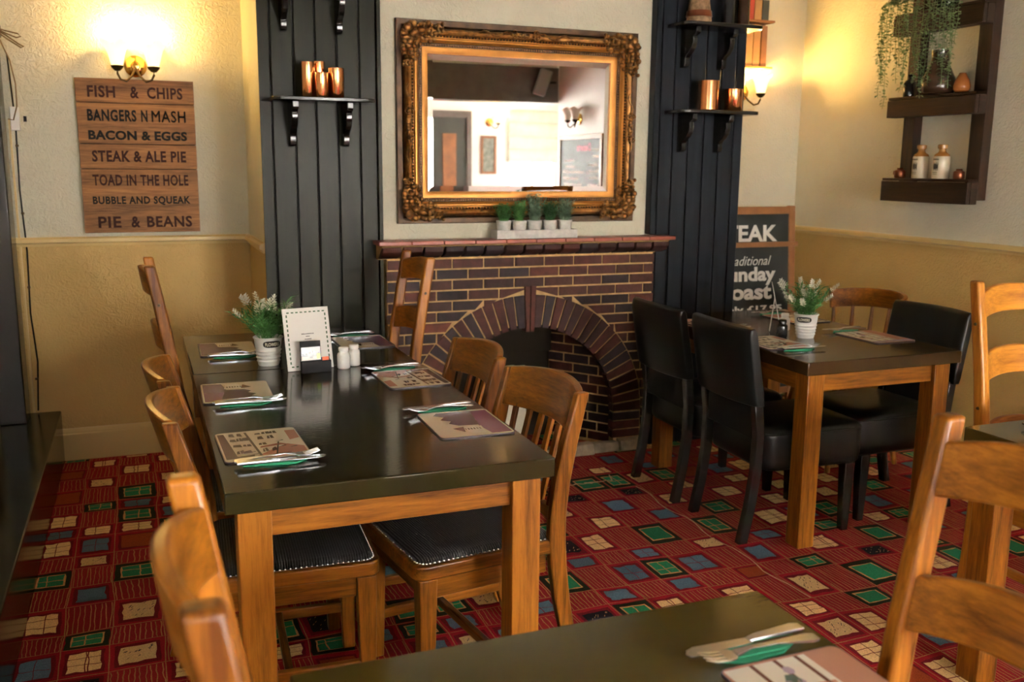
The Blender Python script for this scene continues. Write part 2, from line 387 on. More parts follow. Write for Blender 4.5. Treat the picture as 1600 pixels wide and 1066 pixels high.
# carpet ------------------------------------------------------------
RED = (.30, .008, .018); DRED = (.16, .006, .013); GOLD = (.58, .28, .10); TAN = (.78, .53, .24); GREEN = (.018, .19, .085); NAVY = (.085, .145, .20)
DKG = (.018, .022, .010); RUST = (.28, .05, .014); INK = (.012, .012, .016); STR = (.26, .012, .018)
fl = MB(); fl.box(-1.8, 5.8, -2.9, BW+.1, -.08, 0, col=RED)
floor = struct('floor', fl, 'carpet')
cw = [.134, .144, .165, .15, .14, .128, .14, .155, .14]; rh = [.12, .205, .165, .165, .13, .20, .12, .175]
xs = [-.438]; i = 0
while xs[-1] < RW-.01: xs.append(min(RW-.003, xs[-1]+cw[i % len(cw)])); i += 1
ys = [3.155]; i = 1
while ys[-1] < BW-.03: ys.append(min(BW-.02, ys[-1]+rh[i % len(rh)])); i += 1
i = 0
while ys[0] > -.4: ys.insert(0, ys[0]-rh[i % len(rh)]); i -= 1
jit = lambda a: random.uniform(-a, a)
gx = [[x+jit(.007) for y in ys] for x in xs]; gy = [[y+jit(.008) for y in ys] for x in xs]
cp = MB()
def quad_uv(P, u, v_):
    a_, b_, c_, d_ = P
    return ((a_[0]*(1-u)+b_[0]*u)*(1-v_)+(d_[0]*(1-u)+c_[0]*u)*v_, (a_[1]*(1-u)+b_[1]*u)*(1-v_)+(d_[1]*(1-u)+c_[1]*u)*v_)
def patch(P, u0, u1, v0, v1, lay, col, amp=.012, n=4):
    pts = []
    for (ua, va, ub, vb) in ((u0, v0, u1, v0), (u1, v0, u1, v1), (u1, v1, u0, v1), (u0, v1, u0, v0)):
        for k in range(n):
            q = k/n; pts.append(quad_uv(P, ua+(ub-ua)*q+jit(amp), va+(vb-va)*q+jit(amp)))
    z = .0004*lay
    cp.add([(x, y, z) for x, y in pts], [tuple(range(len(pts)))], None, col)
def wline(P, ua, va, ub, vb, wd, lay, col, amp=.018, n=5):
    v = []; L = math.hypot(ub-ua, vb-va); du, dv = (ub-ua)/L, (vb-va)/L
    for k in range(n+1):
        q = k/n; o_ = jit(amp); uu, vv = ua+(ub-ua)*q-dv*o_, va+(vb-va)*q+du*o_; h = wd*random.uniform(.7, 1.2)/2
        v.append(quad_uv(P, uu-dv*h, vv+du*h)); v.append(quad_uv(P, uu+dv*h, vv-du*h))
    cp.add([(x, y, .0004*lay) for x, y in v], [(2*k, 2*k+1, 2*k+3, 2*k+2) for k in range(n)], None, col)
prev = {}
for i in range(len(xs)-1):
    for j in range(len(ys)-1):
        P = [(gx[i][j], gy[i][j]), (gx[i+1][j], gy[i+1][j]), (gx[i+1][j+1], gy[i+1][j+1]), (gx[i][j+1], gy[i][j+1])]
        sh = random.uniform(.9, 1.12)
        if (i+j) % 2 == 0 and random.random() < .82: kind = 'stripe'
        else:
            kind = random.choices(['tan', 'green', 'blue', 'speck', 'rust', 'ink', 'greenp'], [32, 20, 24, 9, 5, 6, 8])[0]
            if kind == prev.get((i-1, j)) or kind == prev.get((i, j-1)): kind = random.choice(['tan', 'blue', 'green', 'speck', 'rust'])
        prev[(i, j)] = kind
        if kind == 'stripe':
            patch(P, 0, 1, 0, 1, 1, mul(STR, sh), 0, 1)
            n_ = random.choice((8, 9, 10))
            for k in range(n_): wline(P, (k+.5)/n_+jit(.02), .03, (k+.5)/n_+jit(.02), .97, .022, 2, mul(GOLD, random.uniform(.5, .75)), .014, 6)
        elif kind in ('green', 'greenp'):
            patch(P, .0, 1, .0, 1, 1, mul(RED, sh), 0, 1); patch(P, .04, .96, .04, .96, 2, DKG, .02); patch(P, .16, .84, .18, .82, 3, GOLD, .014); patch(P, .195, .805, .215, .785, 4, mul(GREEN, sh), .014)
            if kind == 'green':
                c_ = random.uniform(.4, .6); wline(P, c_, .2, c_+jit(.05), .8, .03, 5, mul(GOLD, .9)); c_ = random.uniform(.4, .6); wline(P, .2, c_, .8, c_+jit(.05), .026, 5, mul(GOLD, .9))
        else:
            patch(P, 0, 1, 0, 1, 1, mul(RED, sh), 0, 1); patch(P, .09, .91, .1, .9, 2, DRED, .02)
            if kind == 'tan':
                patch(P, .17, .83, .17, .83, 3, mul(TAN, sh), .03)
                c_ = random.uniform(.42, .58)
                for e in (0, .07) if random.random() < .6 else (0,): wline(P, c_+e, .15, c_+e+jit(.04), .85, .024, 4, DRED)
                for c_ in (random.uniform(.36, .44), random.uniform(.58, .66)): wline(P, .15, c_, .85, c_+jit(.05), .02, 4, DRED)
            elif kind == 'blue':
                patch(P, .18, .82, .18, .82, 3, mul(NAVY, random.uniform(.8, 1.3)), .03)
                if random.random() < .6:
                    wline(P, .5, .18, .5+jit(.06), .82, .02, 4, DRED); wline(P, .18, .5, .82, .5+jit(.06), .02, 4, DRED)
            elif kind in ('speck', 'ink'):
                patch(P, .18, .82, .2, .8, 3, mul(TAN, .8) if kind == 'speck' else INK, .025)
                for _ in range(16):
                    u, v_ = random.uniform(.22, .76), random.uniform(.24, .74); wline(P, u, v_, u+.04, v_+.05, .016, 4, mul(INK, 2.5) if kind == 'speck' else mul(TAN, .5), .004, 1)
            else: patch(P, .14, .86, .16, .84, 3, RUST, .02)
        wline(P, 0, 0, 1, 0, .022, 5, mul(GOLD, .62), .006, 4); wline(P, 0, 0, 0, 1, .024, 5, mul(GOLD, .62), .006, 4)
o = obj('carpet_pattern', cp, 'carpet', floor, smooth=0); o['kind'] = 'stuff'
def seam(pts, wd, parent=floor):
    s_ = MB(); pts = [(x+jit(.004), y+jit(.004)) for x, y in pts]
    for (x0, y0), (x1, y1) in zip(pts, pts[1:]):
        d = Vector((x1-x0, y1-y0)).normalized(); n_ = Vector((-d.y, d.x)); h0, h1 = wd*random.uniform(.4, 1), wd*random.uniform(.4, 1)
        s_.add([(x0+n_.x*h0, y0+n_.y*h0, .003), (x0-n_.x*h0, y0-n_.y*h0, .003), (x1-n_.x*h1, y1-n_.y*h1, .003), (x1+n_.x*h1, y1+n_.y*h1, .003)], [(0, 1, 2, 3)], None, (.52, .33, .19))
    obj('carpet_seam', s_, 'carpet', parent, smooth=0)
seam([(2.135+.012*math.sin(k), 3.80-k*.06) for k in range(22)], .0035)
seam([(2.88, 3.2-k*.06) for k in range(12)], .003)
seam([(1.72+k*.02, 3.925+.006*math.sin(k*1.7)) for k in range(18)]+[(2.07, 3.92), (2.095, 4.0)], .006)
seam([(1.93+k*.01, 3.93+jit(.012)) for k in range(8)], .010)

# ------------------------------------------------------------------ black board panelling beside the chimney
def panelling(name, edges, y, mat, trim):
    o = struct(name, MB().box(edges[0], edges[-1], y+.012, 4.459, 0, CH), 'black_matt')
    for a0, a1 in zip(edges, edges[1:]):
        obj('board', MB().box(a0+.003, a1-.003, y+random.uniform(0, .0015), y+.012, 0, CH), mat, o, .003, 1)
    for (a0, a1, yy) in trim: obj('edge_trim', MB().box(a0, a1, yy, 4.459, 0 if a0 < 2 else 1.153, CH), mat, o, .003, 1)
    return o
panelling('wall_panelling_left', [.54, .583, .685, .781, .878, .98, 1.06], 4.438, 'black_board', [(1.06, 1.079, 4.425)])
panelling('wall_panelling_right', [2.536, 2.616, 2.709, 2.804, 2.897, 2.988, 3.047], 4.398, 'blue_black_board', [(2.503, 2.535, 4.402)])
obj('corner_bead', MB().box(.53, .546, 4.43, 4.446, 0, CH), 'black_board', bpy.data.objects['wall_panelling_left'])

# ------------------------------------------------------------------ brick fireplace
fp = thing('brick_fireplace', 'red-brown brick fireplace with round arch and red tiled mantelshelf under the gilt mirror', 'fireplace', (1.8, 4.43, 0))
def fobj(name, mb, mat, parent=fp, **k):
    for i_, p in enumerate(mb.v): mb.v[i_] = (p[0]-1.8, p[1]-4.43, p[2])
    return obj(name, mb, mat, parent, **k)
FX0, FX1, AX, AZ, RO, RI = 1.085, 2.533, 1.824, .205, .655, .488
# mortar backing with the arched opening
bk = MB(); N = 36
ring = [(AX+RI*math.cos(PI*i/N), AZ+RI*math.sin(PI*i/N)) for i in range(N+1)]
outer = []
for (x, z) in ring:
    q = (x-AX)/RI; outer.append((FX1 if q > .7 else FX0 if q < -.7 else x, 1.06))
ring = [(AX+(RI+.014)*math.cos(PI*i/N), AZ+(RI+.014)*math.sin(PI*i/N)) for i in range(N+1)]
pl = [(AX+RI+.014, 0)]+ring+[(AX-RI-.014, 0), (FX0+.004, 0), (FX0+.004, 1.06), (FX1-.004, 1.06), (FX1-.004, 0)]
bk.prism(pl, 4.407, 4.459, 'y')
bm = bmesh.new(); vs_ = [bm.verts.new((x-1.8, y-4.43, z)) for x, y, z in bk.v]
for f_ in bk.f: bm.faces.new([vs_[i] for i in f_])
bmesh.ops.recalc_face_normals(bm, faces=bm.faces); bmesh.ops.triangulate(bm, faces=bm.faces)
me = bpy.data.meshes.new('mortar'); bm.to_mesh(me); bm.free(); me.materials.append(MATS['mortar']); obj('mortar_bed', me, 'mortar', fp)
P_, J_ = .0523, .0085
def brick(x0b, x1b, x0t, x1t, z0, z1, y=4.40, y1=4.41, parent=fp):
    dy = random.uniform(-.0025, .0015)
    fobj('brick', MB().hexa([(x0b, y+dy, z0), (x1b, y+dy, z0), (x1b, y1, z0), (x0b, y1, z0), (x0t, y+dy, z1), (x1t, y+dy, z1), (x1t, y1, z1), (x0t, y1, z1)]), 'brick_%d' % random.choices(range(6), [5, 5, 3, 4, 5, 1])[0], parent, smooth=0)
for row in range(19):
    z0 = .066+row*P_; z1 = z0+P_-J_
    off = 0 if row % 2 else .081
    x = 2.314+off-.163*9
    while x < FX1:
        a0, a1 = max(x, FX0), min(x+.163-J_, FX1); x += .163
        if a1-a0 < .02: continue
        def lim(z): return math.sqrt(max(0, (RO+.007)**2-(z-AZ)**2)) if z > AZ else RO+.007
        hb, ht = lim(z0), lim(z1)
        if z0 >= AZ+RO+.006: brick(a0, a1, a0, a1, z0, z1); continue
        if a0 < AX:
            b1, t1 = min(a1, AX-hb), min(a1, AX-ht)
            if max(b1, t1)-a0 > .015: brick(a0, max(b1, a0+.003), a0, max(t1, a0+.003), z0, z1)
        if a1 > AX:
            b0, t0 = max(a0, AX+hb), max(a0, AX+ht)
            if a1-min(b0, t0) > .015: brick(min(b0, a1-.003), a1, min(t0, a1-.003), a1, z0, z1)
NV = 35
for i in range(NV):
    if i == NV//2: continue
    a0, a1 = PI*i/NV+.006, PI*(i+1)/NV-.006
    g0, g1 = .5*(a0+a1)-(a1-a0)*.44, .5*(a0+a1)+(a1-a0)*.44
    pts = [(AX+RI*math.cos(g0), AZ+RI*math.sin(g0)), (AX+RO*math.cos(a0), AZ+RO*math.sin(a0)), (AX+RO*math.cos(a1), AZ+RO*math.sin(a1)), (AX+RI*math.cos(g1), AZ+RI*math.sin(g1))]
    fobj('arch_brick', MB().prism(pts, 4.396+random.uniform(-.002, .002), 4.45, 'y'), 'brick_%d' % random.choices(range(6), [5, 6, 2, 5, 5, 0])[0], smooth=0)
for s in (-1, 1): fobj('keystone_brick', MB().prism([(AX+s*.003, .672), (AX+s*.022, .672), (AX+s*.03, .905), (AX+s*.003, .905)], 4.388, 4.45, 'y'), 'brick_2', smooth=0)
for s in (-1, 1):
    for k in range(3): fobj('jamb_brick', MB().box(AX+s*.571-.082, AX+s*.571+.082, 4.396, 4.45, .062+k*.048, .102+k*.048), 'brick_%d' % random.choice((0, 1, 3)), smooth=0)
# firebox: splayed brick cheeks, dark back
fobj('firebox_back', MB().box(1.17, 2.48, 4.80, 4.855, 0, .85), 'soot')
fobj('firebox_roof', MB().box(1.17, 2.48, 4.47, 4.80, .72, .85), 'soot')
for s in (-1, 1):
    A0, A1 = Vector((AX+s*.505, 4.465, 0)), Vector((AX+s*.28, 4.79, 0)); d = (A1-A0); L = d.length; d.normalize(); n_ = Vector((-d.y, d.x, 0))*(1 if s > 0 else -1)
    ck = MB(); q = [A0-n_*.002, A1-n_*.002, A1-n_*.05+Vector((s*.02, 0, 0)), A0-n_*.05+Vector((s*.04, 0, 0))]
    ck.hexa([(p.x, p.y, 0) for p in q]+[(p.x, p.y, .72) for p in q]); fobj('cheek_bed', ck, 'mortar')
    for row in range(13):
        z0 = .02+row*.052; e = -.08 if row % 2 else -.02
        while e < L:
            c0, c1 = max(e, 0), min(e+.15, L); e += .16
            if c1-c0 < .02: continue
            p0, p1 = A0+d*c0, A0+d*c1; f0, f1 = p0+n_*.004, p1+n_*.004
            fobj('cheek_brick', MB().hexa([(f0.x, f0.y, z0), (f1.x, f1.y, z0), (p1.x, p1.y, z0), (p0.x, p0.y, z0), (f0.x, f0.y, z0+.044), (f1.x, f1.y, z0+.044), (p1.x, p1.y, z0+.044), (p0.x, p0.y, z0+.044)]), 'brick_%d' % random.choice((0, 1, 3, 4)), smooth=0)
fobj('register_plate', MB().box(1.55, 2.08, 4.70, 4.72, .50, .71), 'soot', bevel=.004)
# mantel: slanted brick dentils, mortar line, red tile coping
nd = 15; wd = (2.575-1.04)/nd
fobj('dentil_bed', MB().prism([(4.41, 1.058), (4.326, 1.122), (4.31, 1.13), (4.459, 1.13), (4.459, 1.058)], 1.045, 2.573, 'x'), 'mortar')
for k in range(nd):
    x0 = 1.04+k*wd
    fobj('dentil_brick', MB().prism([(4.395, 1.062), (4.33, 1.080), (4.312, 1.098), (4.312, 1.121), (4.40, 1.121)], x0+.006, x0+wd-.006, 'x'), 'brick_%d' % random.choice((0, 1, 3, 3, 1)), bevel=.003)
nt_ = 10; wd = (2.60-1.024)/nt_
for k in range(nt_):
    x0 = 1.024+k*wd
    fobj('coping_tile', MB().box(x0+.0015, x0+wd-.0015, 4.292+random.uniform(0, .002), 4.424, 1.131, 1.150), 'quarry_tile', bevel=.004)
for k in range(9):
    x0 = 1.10+k*.155
    y0 = 4.33+random.uniform(0, .02); h0, h1 = random.uniform(.045, .06), random.uniform(.045, .06)
    if k in (2, 3, 4): y0 = 4.345
    fobj('hearth_stone', MB().hexa([(x0, y0, 0), (x0+.15, y0+random.uniform(-.01, .01), 0), (x0+.152, 4.405, 0), (x0, 4.405, 0), (x0+.004, y0+.012, h0), (x0+.148, y0+.012, h1), (x0+.15, 4.405, h1), (x0, 4.405, h0)]), 'hearth_stone', bevel=.006)
cb_ = MB().hexa([(1.69, 4.50, .002), (1.86, 4.50, .002), (1.86, 4.51, .002), (1.69, 4.51, .002), (1.70, 4.56, .46), (1.87, 4.56, .46), (1.87, 4.57, .46), (1.70, 4.57, .46)])
tag(obj('cream_board', cb_, 'cream_card', bevel=.003), 'plain cream board leaning inside the fireplace opening behind the slatted chairs', 'board')

# ------------------------------------------------------------------ gilt mirror
mx0, mx1, mz0, mz1, MYB = 1.152, 2.418, 1.224, 2.168, 4.457
mr = thing('gilt_mirror', 'large rectangular mirror in ornate carved gilt frame above the brick mantelpiece', 'mirror', (1.785, 4.45, 1.224))
def mobj(name, mb, mat, parent=mr, **k):
    for i_, p in enumerate(mb.v): mb.v[i_] = (p[0]-1.785, p[1]-4.45, p[2]-1.224)
    return obj(name, mb, mat, parent, **k)
def ringsweep(prof, inset=0, mat='gilt', name='moulding', smooth=40):
    # prof: (w inward, h towards the room) swept round the rectangle with mitred corners
    mb = MB(); n = len(prof); v = []
    for (sx, sz) in ((0, 0), (1, 0), (1, 1), (0, 1)):
        for w_, h_ in prof:
            w_ += inset
            v.append((mx1-w_ if sx else mx0+w_, MYB-h_, mz1-w_ if sz else mz0+w_))
    f = []
    for c in range(4):
        d = (c+1) % 4
        f += [(c*n+e, d*n+e, d*n+e+1, c*n+e+1) for e in range(n-1)]
    mb.add(v, f); return mobj(name, mb, mat, smooth=smooth)
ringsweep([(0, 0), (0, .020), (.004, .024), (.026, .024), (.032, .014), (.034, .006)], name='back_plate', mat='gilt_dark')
ringsweep([(.034, .006), (.037, .034), (.044, .050), (.053, .056), (.062, .052), (.070, .038)], name='outer_moulding', mat='gilt')
ringsweep([(.070, .038), (.076, .030), (.080, .030), (.086, .040), (.093, .041), (.099, .034), (.104, .030)], name='ogee_moulding', mat='gilt_bright')
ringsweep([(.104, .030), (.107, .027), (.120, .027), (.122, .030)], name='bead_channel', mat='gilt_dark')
ringsweep([(.122, .030), (.126, .031), (.148, .022), (.152, .021), (.153, .010)], name='inner_slip', mat='gilt_bright')
bd = MB()
ga0, ga1, gz0, gz1 = mx0+.1135, mx1-.1135, mz0+.1135, mz1-.1135
for k in range(84):
    for z in (gz0, gz1): bd.ell((ga0+(ga1-ga0)*k/83, MYB-.029, z), (.0042, .0042, .0042), 6, 4)
for k in range(1, 58):
    for x in (ga0, ga1): bd.ell((x, MYB-.029, gz0+(gz1-gz0)*k/58), (.0042, .0042, .0042), 6, 4)
o = mobj('bead_trim', bd, 'gilt'); o['kind'] = 'stuff'
sc_ = MB(); a0_, a1_, b0_, b1_ = mx0+.073, mx1-.073, mz0+.073, mz1-.073
for k in range(72):
    for z in (b0_, b1_): sc_.ell((a0_+(a1_-a0_)*k/71, MYB-.036, z), (.0065, .008, .006), 7, 4)
for k in range(1, 52):
    for x in (a0_, a1_): sc_.ell((x, MYB-.036, b0_+(b1_-b0_)*k/52), (.006, .008, .0065), 7, 4)
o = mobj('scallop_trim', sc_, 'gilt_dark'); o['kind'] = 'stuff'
gl = MB(); q0, q1, r0, r1 = mx0+.153, mx1-.153, mz0+.153, mz1-.153; e = .026; yb, yf = MYB-.012, MYB-.014
gl.add([(q0, yb, r0), (q1, yb, r0), (q1, yb, r1), (q0, yb, r1), (q0+e, yf, r0+e), (q1-e, yf, r0+e), (q1-e, yf, r1-e), (q0+e, yf, r1-e)],
       [(4, 5, 6, 7), (0, 1, 5, 4), (1, 2, 6, 5), (2, 3, 7, 6), (3, 0, 4, 7)])
mobj('glass', gl, 'glass_mirror', smooth=0)
def spiral(cx, cz, r0, turns, sgn, y, th, a0=0, n=26):
    return [(cx+r0*(1-.8*i/n)*math.cos(a0+sgn*turns*2*PI*i/n), y-.006*i/n, cz+r0*(1-.8*i/n)*math.sin(a0+sgn*turns*2*PI*i/n)) for i in range(n+1)]
def corner(sx, sz):
    X = lambda u: (mx0+u) if sx < 0 else (mx1-u)
    Z = lambda u: (mz0+u) if sz < 0 else (mz1-u)
    y = MYB-.056; o_ = MB(); rr = random.Random(3)
    # shell at the corner and acanthus running along both sides
    for a in range(7):
        an = R(-8+a*17.5); 
        o_.ell((X(.030+.034*math.cos(an)), y-.006, Z(.030+.034*math.sin(an))), (.014, .010, .014), 8, 5)
    o_.ell((X(.045), y-.012, Z(.045)), (.02, .014, .02), 10, 6)
    for leg in (0, 1):
        def PZ(u, v): return (X(u), Z(v)) if leg == 0 else (X(v), Z(u))
        for k in range(9):
            u = .075+k*.017; r = .017-.0009*k
            for v in (.028+.006*math.sin(k*1.3), .060+.008*math.cos(k*1.1)):
                x, z = PZ(u, v); o_.ell((x, y-.003-.012*((k+1) % 2), z), (r*(.8+rr.random()*.4), .015, r*(.7+rr.random()*.4)), 8, 5)
        for k in range(6):
            u = .085+k*.019; x, z = PZ(u, .092+.008*math.sin(k*2)); o_.ell((x, MYB-.036, z), (.013, .010, .012), 7, 5)
        for u, v, r, sg in ((.10, .043, .026, 1), (.155, .050, .022, -1), (.20, .045, .017, 1)):
            x, z = PZ(u, v); o_.tube(spiral(x, z, r, 1.3, sg*sx*sz, y-.008, .004, a0=R(40)), [.0055]*26+[.004], 6)
    for k in range(16):
        u, v = rr.uniform(.02, .12), rr.uniform(.02, .12)
        o_.ell((X(u), y-.004, Z(v)), (rr.uniform(.006, .013), .011, rr.uniform(.006, .013)), 7, 5)
    return mobj('corner_ornament', o_, 'gilt_ornament', smooth=60)
for sx in (-1, 1):
    for sz in (-1, 1): corner(sx, sz)
def midorn(x, z, vert):
    o_ = MB(); y = MYB-.056
    for k in range(-5, 6):
        r = .016-.0014*abs(k); d = k*.014
        o_.ell((x if vert else x+d, y-.004*(k % 2), z+d if vert else z), (r, .010, r), 8, 5)
    for s in (-1, 1):
        for sg in (-1, 1):
            c = (x+sg*.010, z+s*.055) if vert else (x+s*.055, z+sg*.010)
            o_.tube(spiral(c[0], c[1], .017, 1.2, sg*s, y-.003, .004), .004, 6)
        # long scroll arms running towards the corners
        pts = [((x+.012*math.sin(k*.9)) if vert else x+s*(.06+k*.017), y+.004, z+s*(.06+k*.017) if vert else z+.012*math.sin(k*.9)) for k in range(8 if vert else 13)]
        o_.tube(pts, [.007-.0003*k for k in range(len(pts))], 6)
    return mobj('side_ornament', o_, 'gilt_ornament', smooth=60)
for s in (mx0+.05, mx1-.05): midorn(s, (mz0+mz1)/2, True)
for s in (mz0+.05, mz1-.05): midorn((mx0+mx1)/2, s, False)

# ------------------------------------------------------------------ small shelves on the panelling
def wall_shelf(label, x0, x1, y0, yw, z, brx, mat='black_gloss'):
    t_ = thing('wall_shelf', label, 'shelf', ((x0+x1)/2, yw, z), 0, 'shelves on the black panelling'); cx = (x0+x1)/2
    r_ = .05; pl_ = [(x0-cx, 0), (x1-cx, 0)]+[(x1-cx-r_+r_*math.cos(R(-a)), y0-yw+r_+r_*math.sin(R(-a))) for a in range(0, 91, 15)]+[(x0-cx+r_+r_*math.cos(R(-a)), y0-yw+r_+r_*math.sin(R(-a))) for a in range(90, 181, 15)]
    obj('shelf_board', MB().prism(pl_, -.018, 0), mat, t_, .004)
    for bx in brx:
        pr_ = [(0, -.018), (-.150, -.018), (-.150, -.045), (-.140, -.055), (-.118, -.062), (-.122, -.085), (-.110, -.115), (-.085, -.140), (-.062, -.150), (-.050, -.165), (-.052, -.19), (-.045, -.205), (-.025, -.21), (0, -.21)]
        obj('bracket', MB().prism(pr_, bx-cx-.014, bx-cx+.014, 'x'), mat, t_, .003)
    return t_
wall_shelf('black corbelled shelf with copper tumblers on the panelling left of the mirror', .565, 1.02, 4.255, 4.437, 1.79, (.665, .905))
wall_shelf('upper black corbelled shelf cut by the top edge, left of the mirror', .565, 1.02, 4.255, 4.437, 2.285, (.640, .885))
wall_shelf('lower black corbelled shelf with two copper tumblers right of the mirror', 2.56, 3.035, 4.215, 4.397, 1.79, (2.655, 2.875))
wall_shelf('upper black corbelled shelf carrying a wicker pot right of the mirror', 2.56, 3.035, 4.215, 4.397, 2.215, (2.655, 2.875))
def tumbler(x, y, z, r, h, label):
    t_ = MB().lathe([(0, 0), (r*.93, 0), (r, .004), (r, h), (r-.002, h), (r-.003, .006), (0, .006)], 28)
    o = obj('copper_tumbler', t_, 'copper', smooth=40); o.location = (x, y, z); return tag(o, label, 'tumbler', 'copper tumblers on the panelling shelves')
tumbler(.728, 4.335, 1.791, .030, .150, 'tall copper tumbler, leftmost on the shelf left of the mirror')
tumbler(.785, 4.375, 1.791, .027, .158, 'tall copper tumbler behind the short one left of the mirror')
tumbler(.783, 4.305, 1.791, .029, .105, 'shortest copper tumbler in front on the shelf left of the mirror')
tumbler(.852, 4.325, 1.791, .034, .128, 'wide copper tumbler, rightmost on the shelf left of the mirror')
tumbler(2.762, 4.305, 1.791, .053, .148, 'larger copper tumbler on the shelf right of the mirror')
tumbler(2.915, 4.305, 1.791, .046, .112, 'smaller copper tumbler near the shelf end right of the mirror')
pt = thing('wicker_pot', 'tan banded wicker pot on the upper shelf right of the mirror', 'pot', (2.69, 4.31, 2.216))
obj('body', MB().lathe([(0, 0), (.062, 0), (.064, .01), (.048, .13), (.046, .14), (.042, .14), (.05, .02), (0, .012)], 24), 'wicker', pt)
obj('band', MB().lathe([(.061, .03), (.066, .032), (.062, .06), (.057, .058)], 24), 'old_copper', pt)
def bottle(x, y, z, r, h, mat, label, cat='bottle', grp=None):
    o = obj('dark_bottle', MB().lathe([(0, 0), (r, 0), (r, h*.6), (r*.8, h*.7), (r*.35, h*.78), (r*.35, h*.95), (r*.45, h*.96), (r*.45, h), (0, h)], 20), mat); o.location = (x, y, z); return tag(o, label, cat, grp)
bottle(2.87, 4.32, 2.216, .035, .26, 'vase_black', 'dark glass bottle beside the wicker pot on the upper shelf')
bottle(2.96, 4.32, 2.216, .032, .24, 'vase_brown', 'brown glass bottle at the end of the upper shelf right of the mirror')

# ------------------------------------------------------------------ herb planter on the mantel
tr = thing('herb_tray', 'whitewashed wooden tray of herb pots on the mantelpiece', 'tray', (1.83, 4.365, 1.151))
obj('tray_base', MB().box(-.205, .205, -.035, .035, 0, .008), 'white_wash', tr)
for s in (-1, 1): obj('tray_side', MB().box(-.215, .215, s*.04-.005, s*.04+.005, 0, .042), 'white_wash', tr, .002); obj('tray_end', MB().box(s*.21-.005, s*.21+.005, -.035, .035, 0, .042), 'white_wash', tr, .002)
kinds = [('leaf_green', .10, 'bushy thyme'), ('leaf_green', .115, 'upright green chive'), ('leaf_grey', .155, 'tall grey rosemary'), ('leaf_dark', .11, 'low green mint'), ('leaf_grey', .125, 'spreading grey lavender')]
ords = ['first pot from the left', 'second pot from the left', 'middle pot', 'fourth pot from the left', 'rightmost pot']
for k in range(5):
    x = 1.83-.164+k*.082; h_ = kinds[k][1]
    p = thing('herb_pot', 'whitewashed pot of %s herb, %s in the mantel tray' % (kinds[k][2], ords[k]), 'herb pot', (x, 4.365, 1.1595), 0, 'herb pots in the mantel tray')
    obj('pot', MB().lathe([(0, 0), (.026, 0), (.036, .070), (.038, .072), (.038, .078), (.033, .078), (.031, .066), (0, .064)], 20), 'white_wash', p)
    fo = MB(); rr = random.Random(k)
    for _ in range(60):
        a, tl = rr.uniform(0, 2*PI), rr.uniform(.05, .55 if k != 1 else .3); d = Vector((math.cos(a)*tl, math.sin(a)*tl*.3, 1)).normalized(); L = h_*rr.uniform(.55, 1)
        b0 = Vector((rr.uniform(-.02, .02), rr.uniform(-.015, .015), .066)); fo.tube([b0, b0+d*L*.6, b0+d*L], [.0012, .001, .0005], 4)
        for q in range(7):
            pp = b0+d*L*(.25+.75*q/7); a2 = rr.uniform(0, 2*PI); fo.leaf(pp, (math.cos(a2), math.sin(a2), .7), (0, 0, 1), .030, .009)
    obj('foliage', fo, kinds[k][0], p, smooth=0)

# ------------------------------------------------------------------ tables
def table(label, x0, x1, y0, y1, top, legm, zt=.77, th=.052, lg=.078, ins=.028, overlap=0):
    cx, cy = (x0+x1)/2, (y0+y1)/2; hx, hy = (x1-x0)/2, (y1-y0)/2
    t_ = thing('dining_table', label, 'table', (cx, cy, 0), 0, 'dark topped dining tables')
    obj('tabletop', MB().box(-hx, hx, -hy, hy, zt-th, zt), top, t_, .004)
    for sx in (-1, 1):
        for sy in (-1, 1):
            xa, ya = sx*(hx-ins-lg/2), sy*(hy-ins-lg/2)
            obj('leg', MB().box(xa-lg/2, xa+lg/2, ya-lg/2, ya+lg/2, 0, zt-th), legm+'_z', t_, .003)
    for s in (-1, 1):
        ax = hx-ins-lg; ay = hy-ins-lg
        obj('apron', MB().box(-ax, ax, s*(hy-ins-.03)-.011, s*(hy-ins-.03)+.011, zt-th-.078, zt-th), legm+'_x', t_, .002)
        obj('apron', MB().box(s*(hx-ins-.03)-.011, s*(hx-ins-.03)+.011, -ay, ay, zt-th-.078, zt-th), legm+'_y', t_, .002)
    return t_
table('long dark glossy table on oak legs with menu card and four place mats', .143, .956, 2.120, 3.428, 'table_varnish', 'oak')
table('square dark table pushed against the panelling behind the long table', .147, .950, 3.434, 4.235, 'table_varnish', 'oak')
table('dark brown table with oak legs and black leather chairs by the chalkboard', 2.353, 3.125, 2.887, 4.12, 'table_varnish_brown', 'oak')
table('dark table at the right edge behind the foreground ladder-back chair', 2.195, 3.2, 1.19, 1.994, 'table_varnish_olive', 'oak')
table('olive-brown foreground table with knife, fork and place mat at its corner', .165, .977, .10, 1.296, 'table_varnish_olive', 'oak')

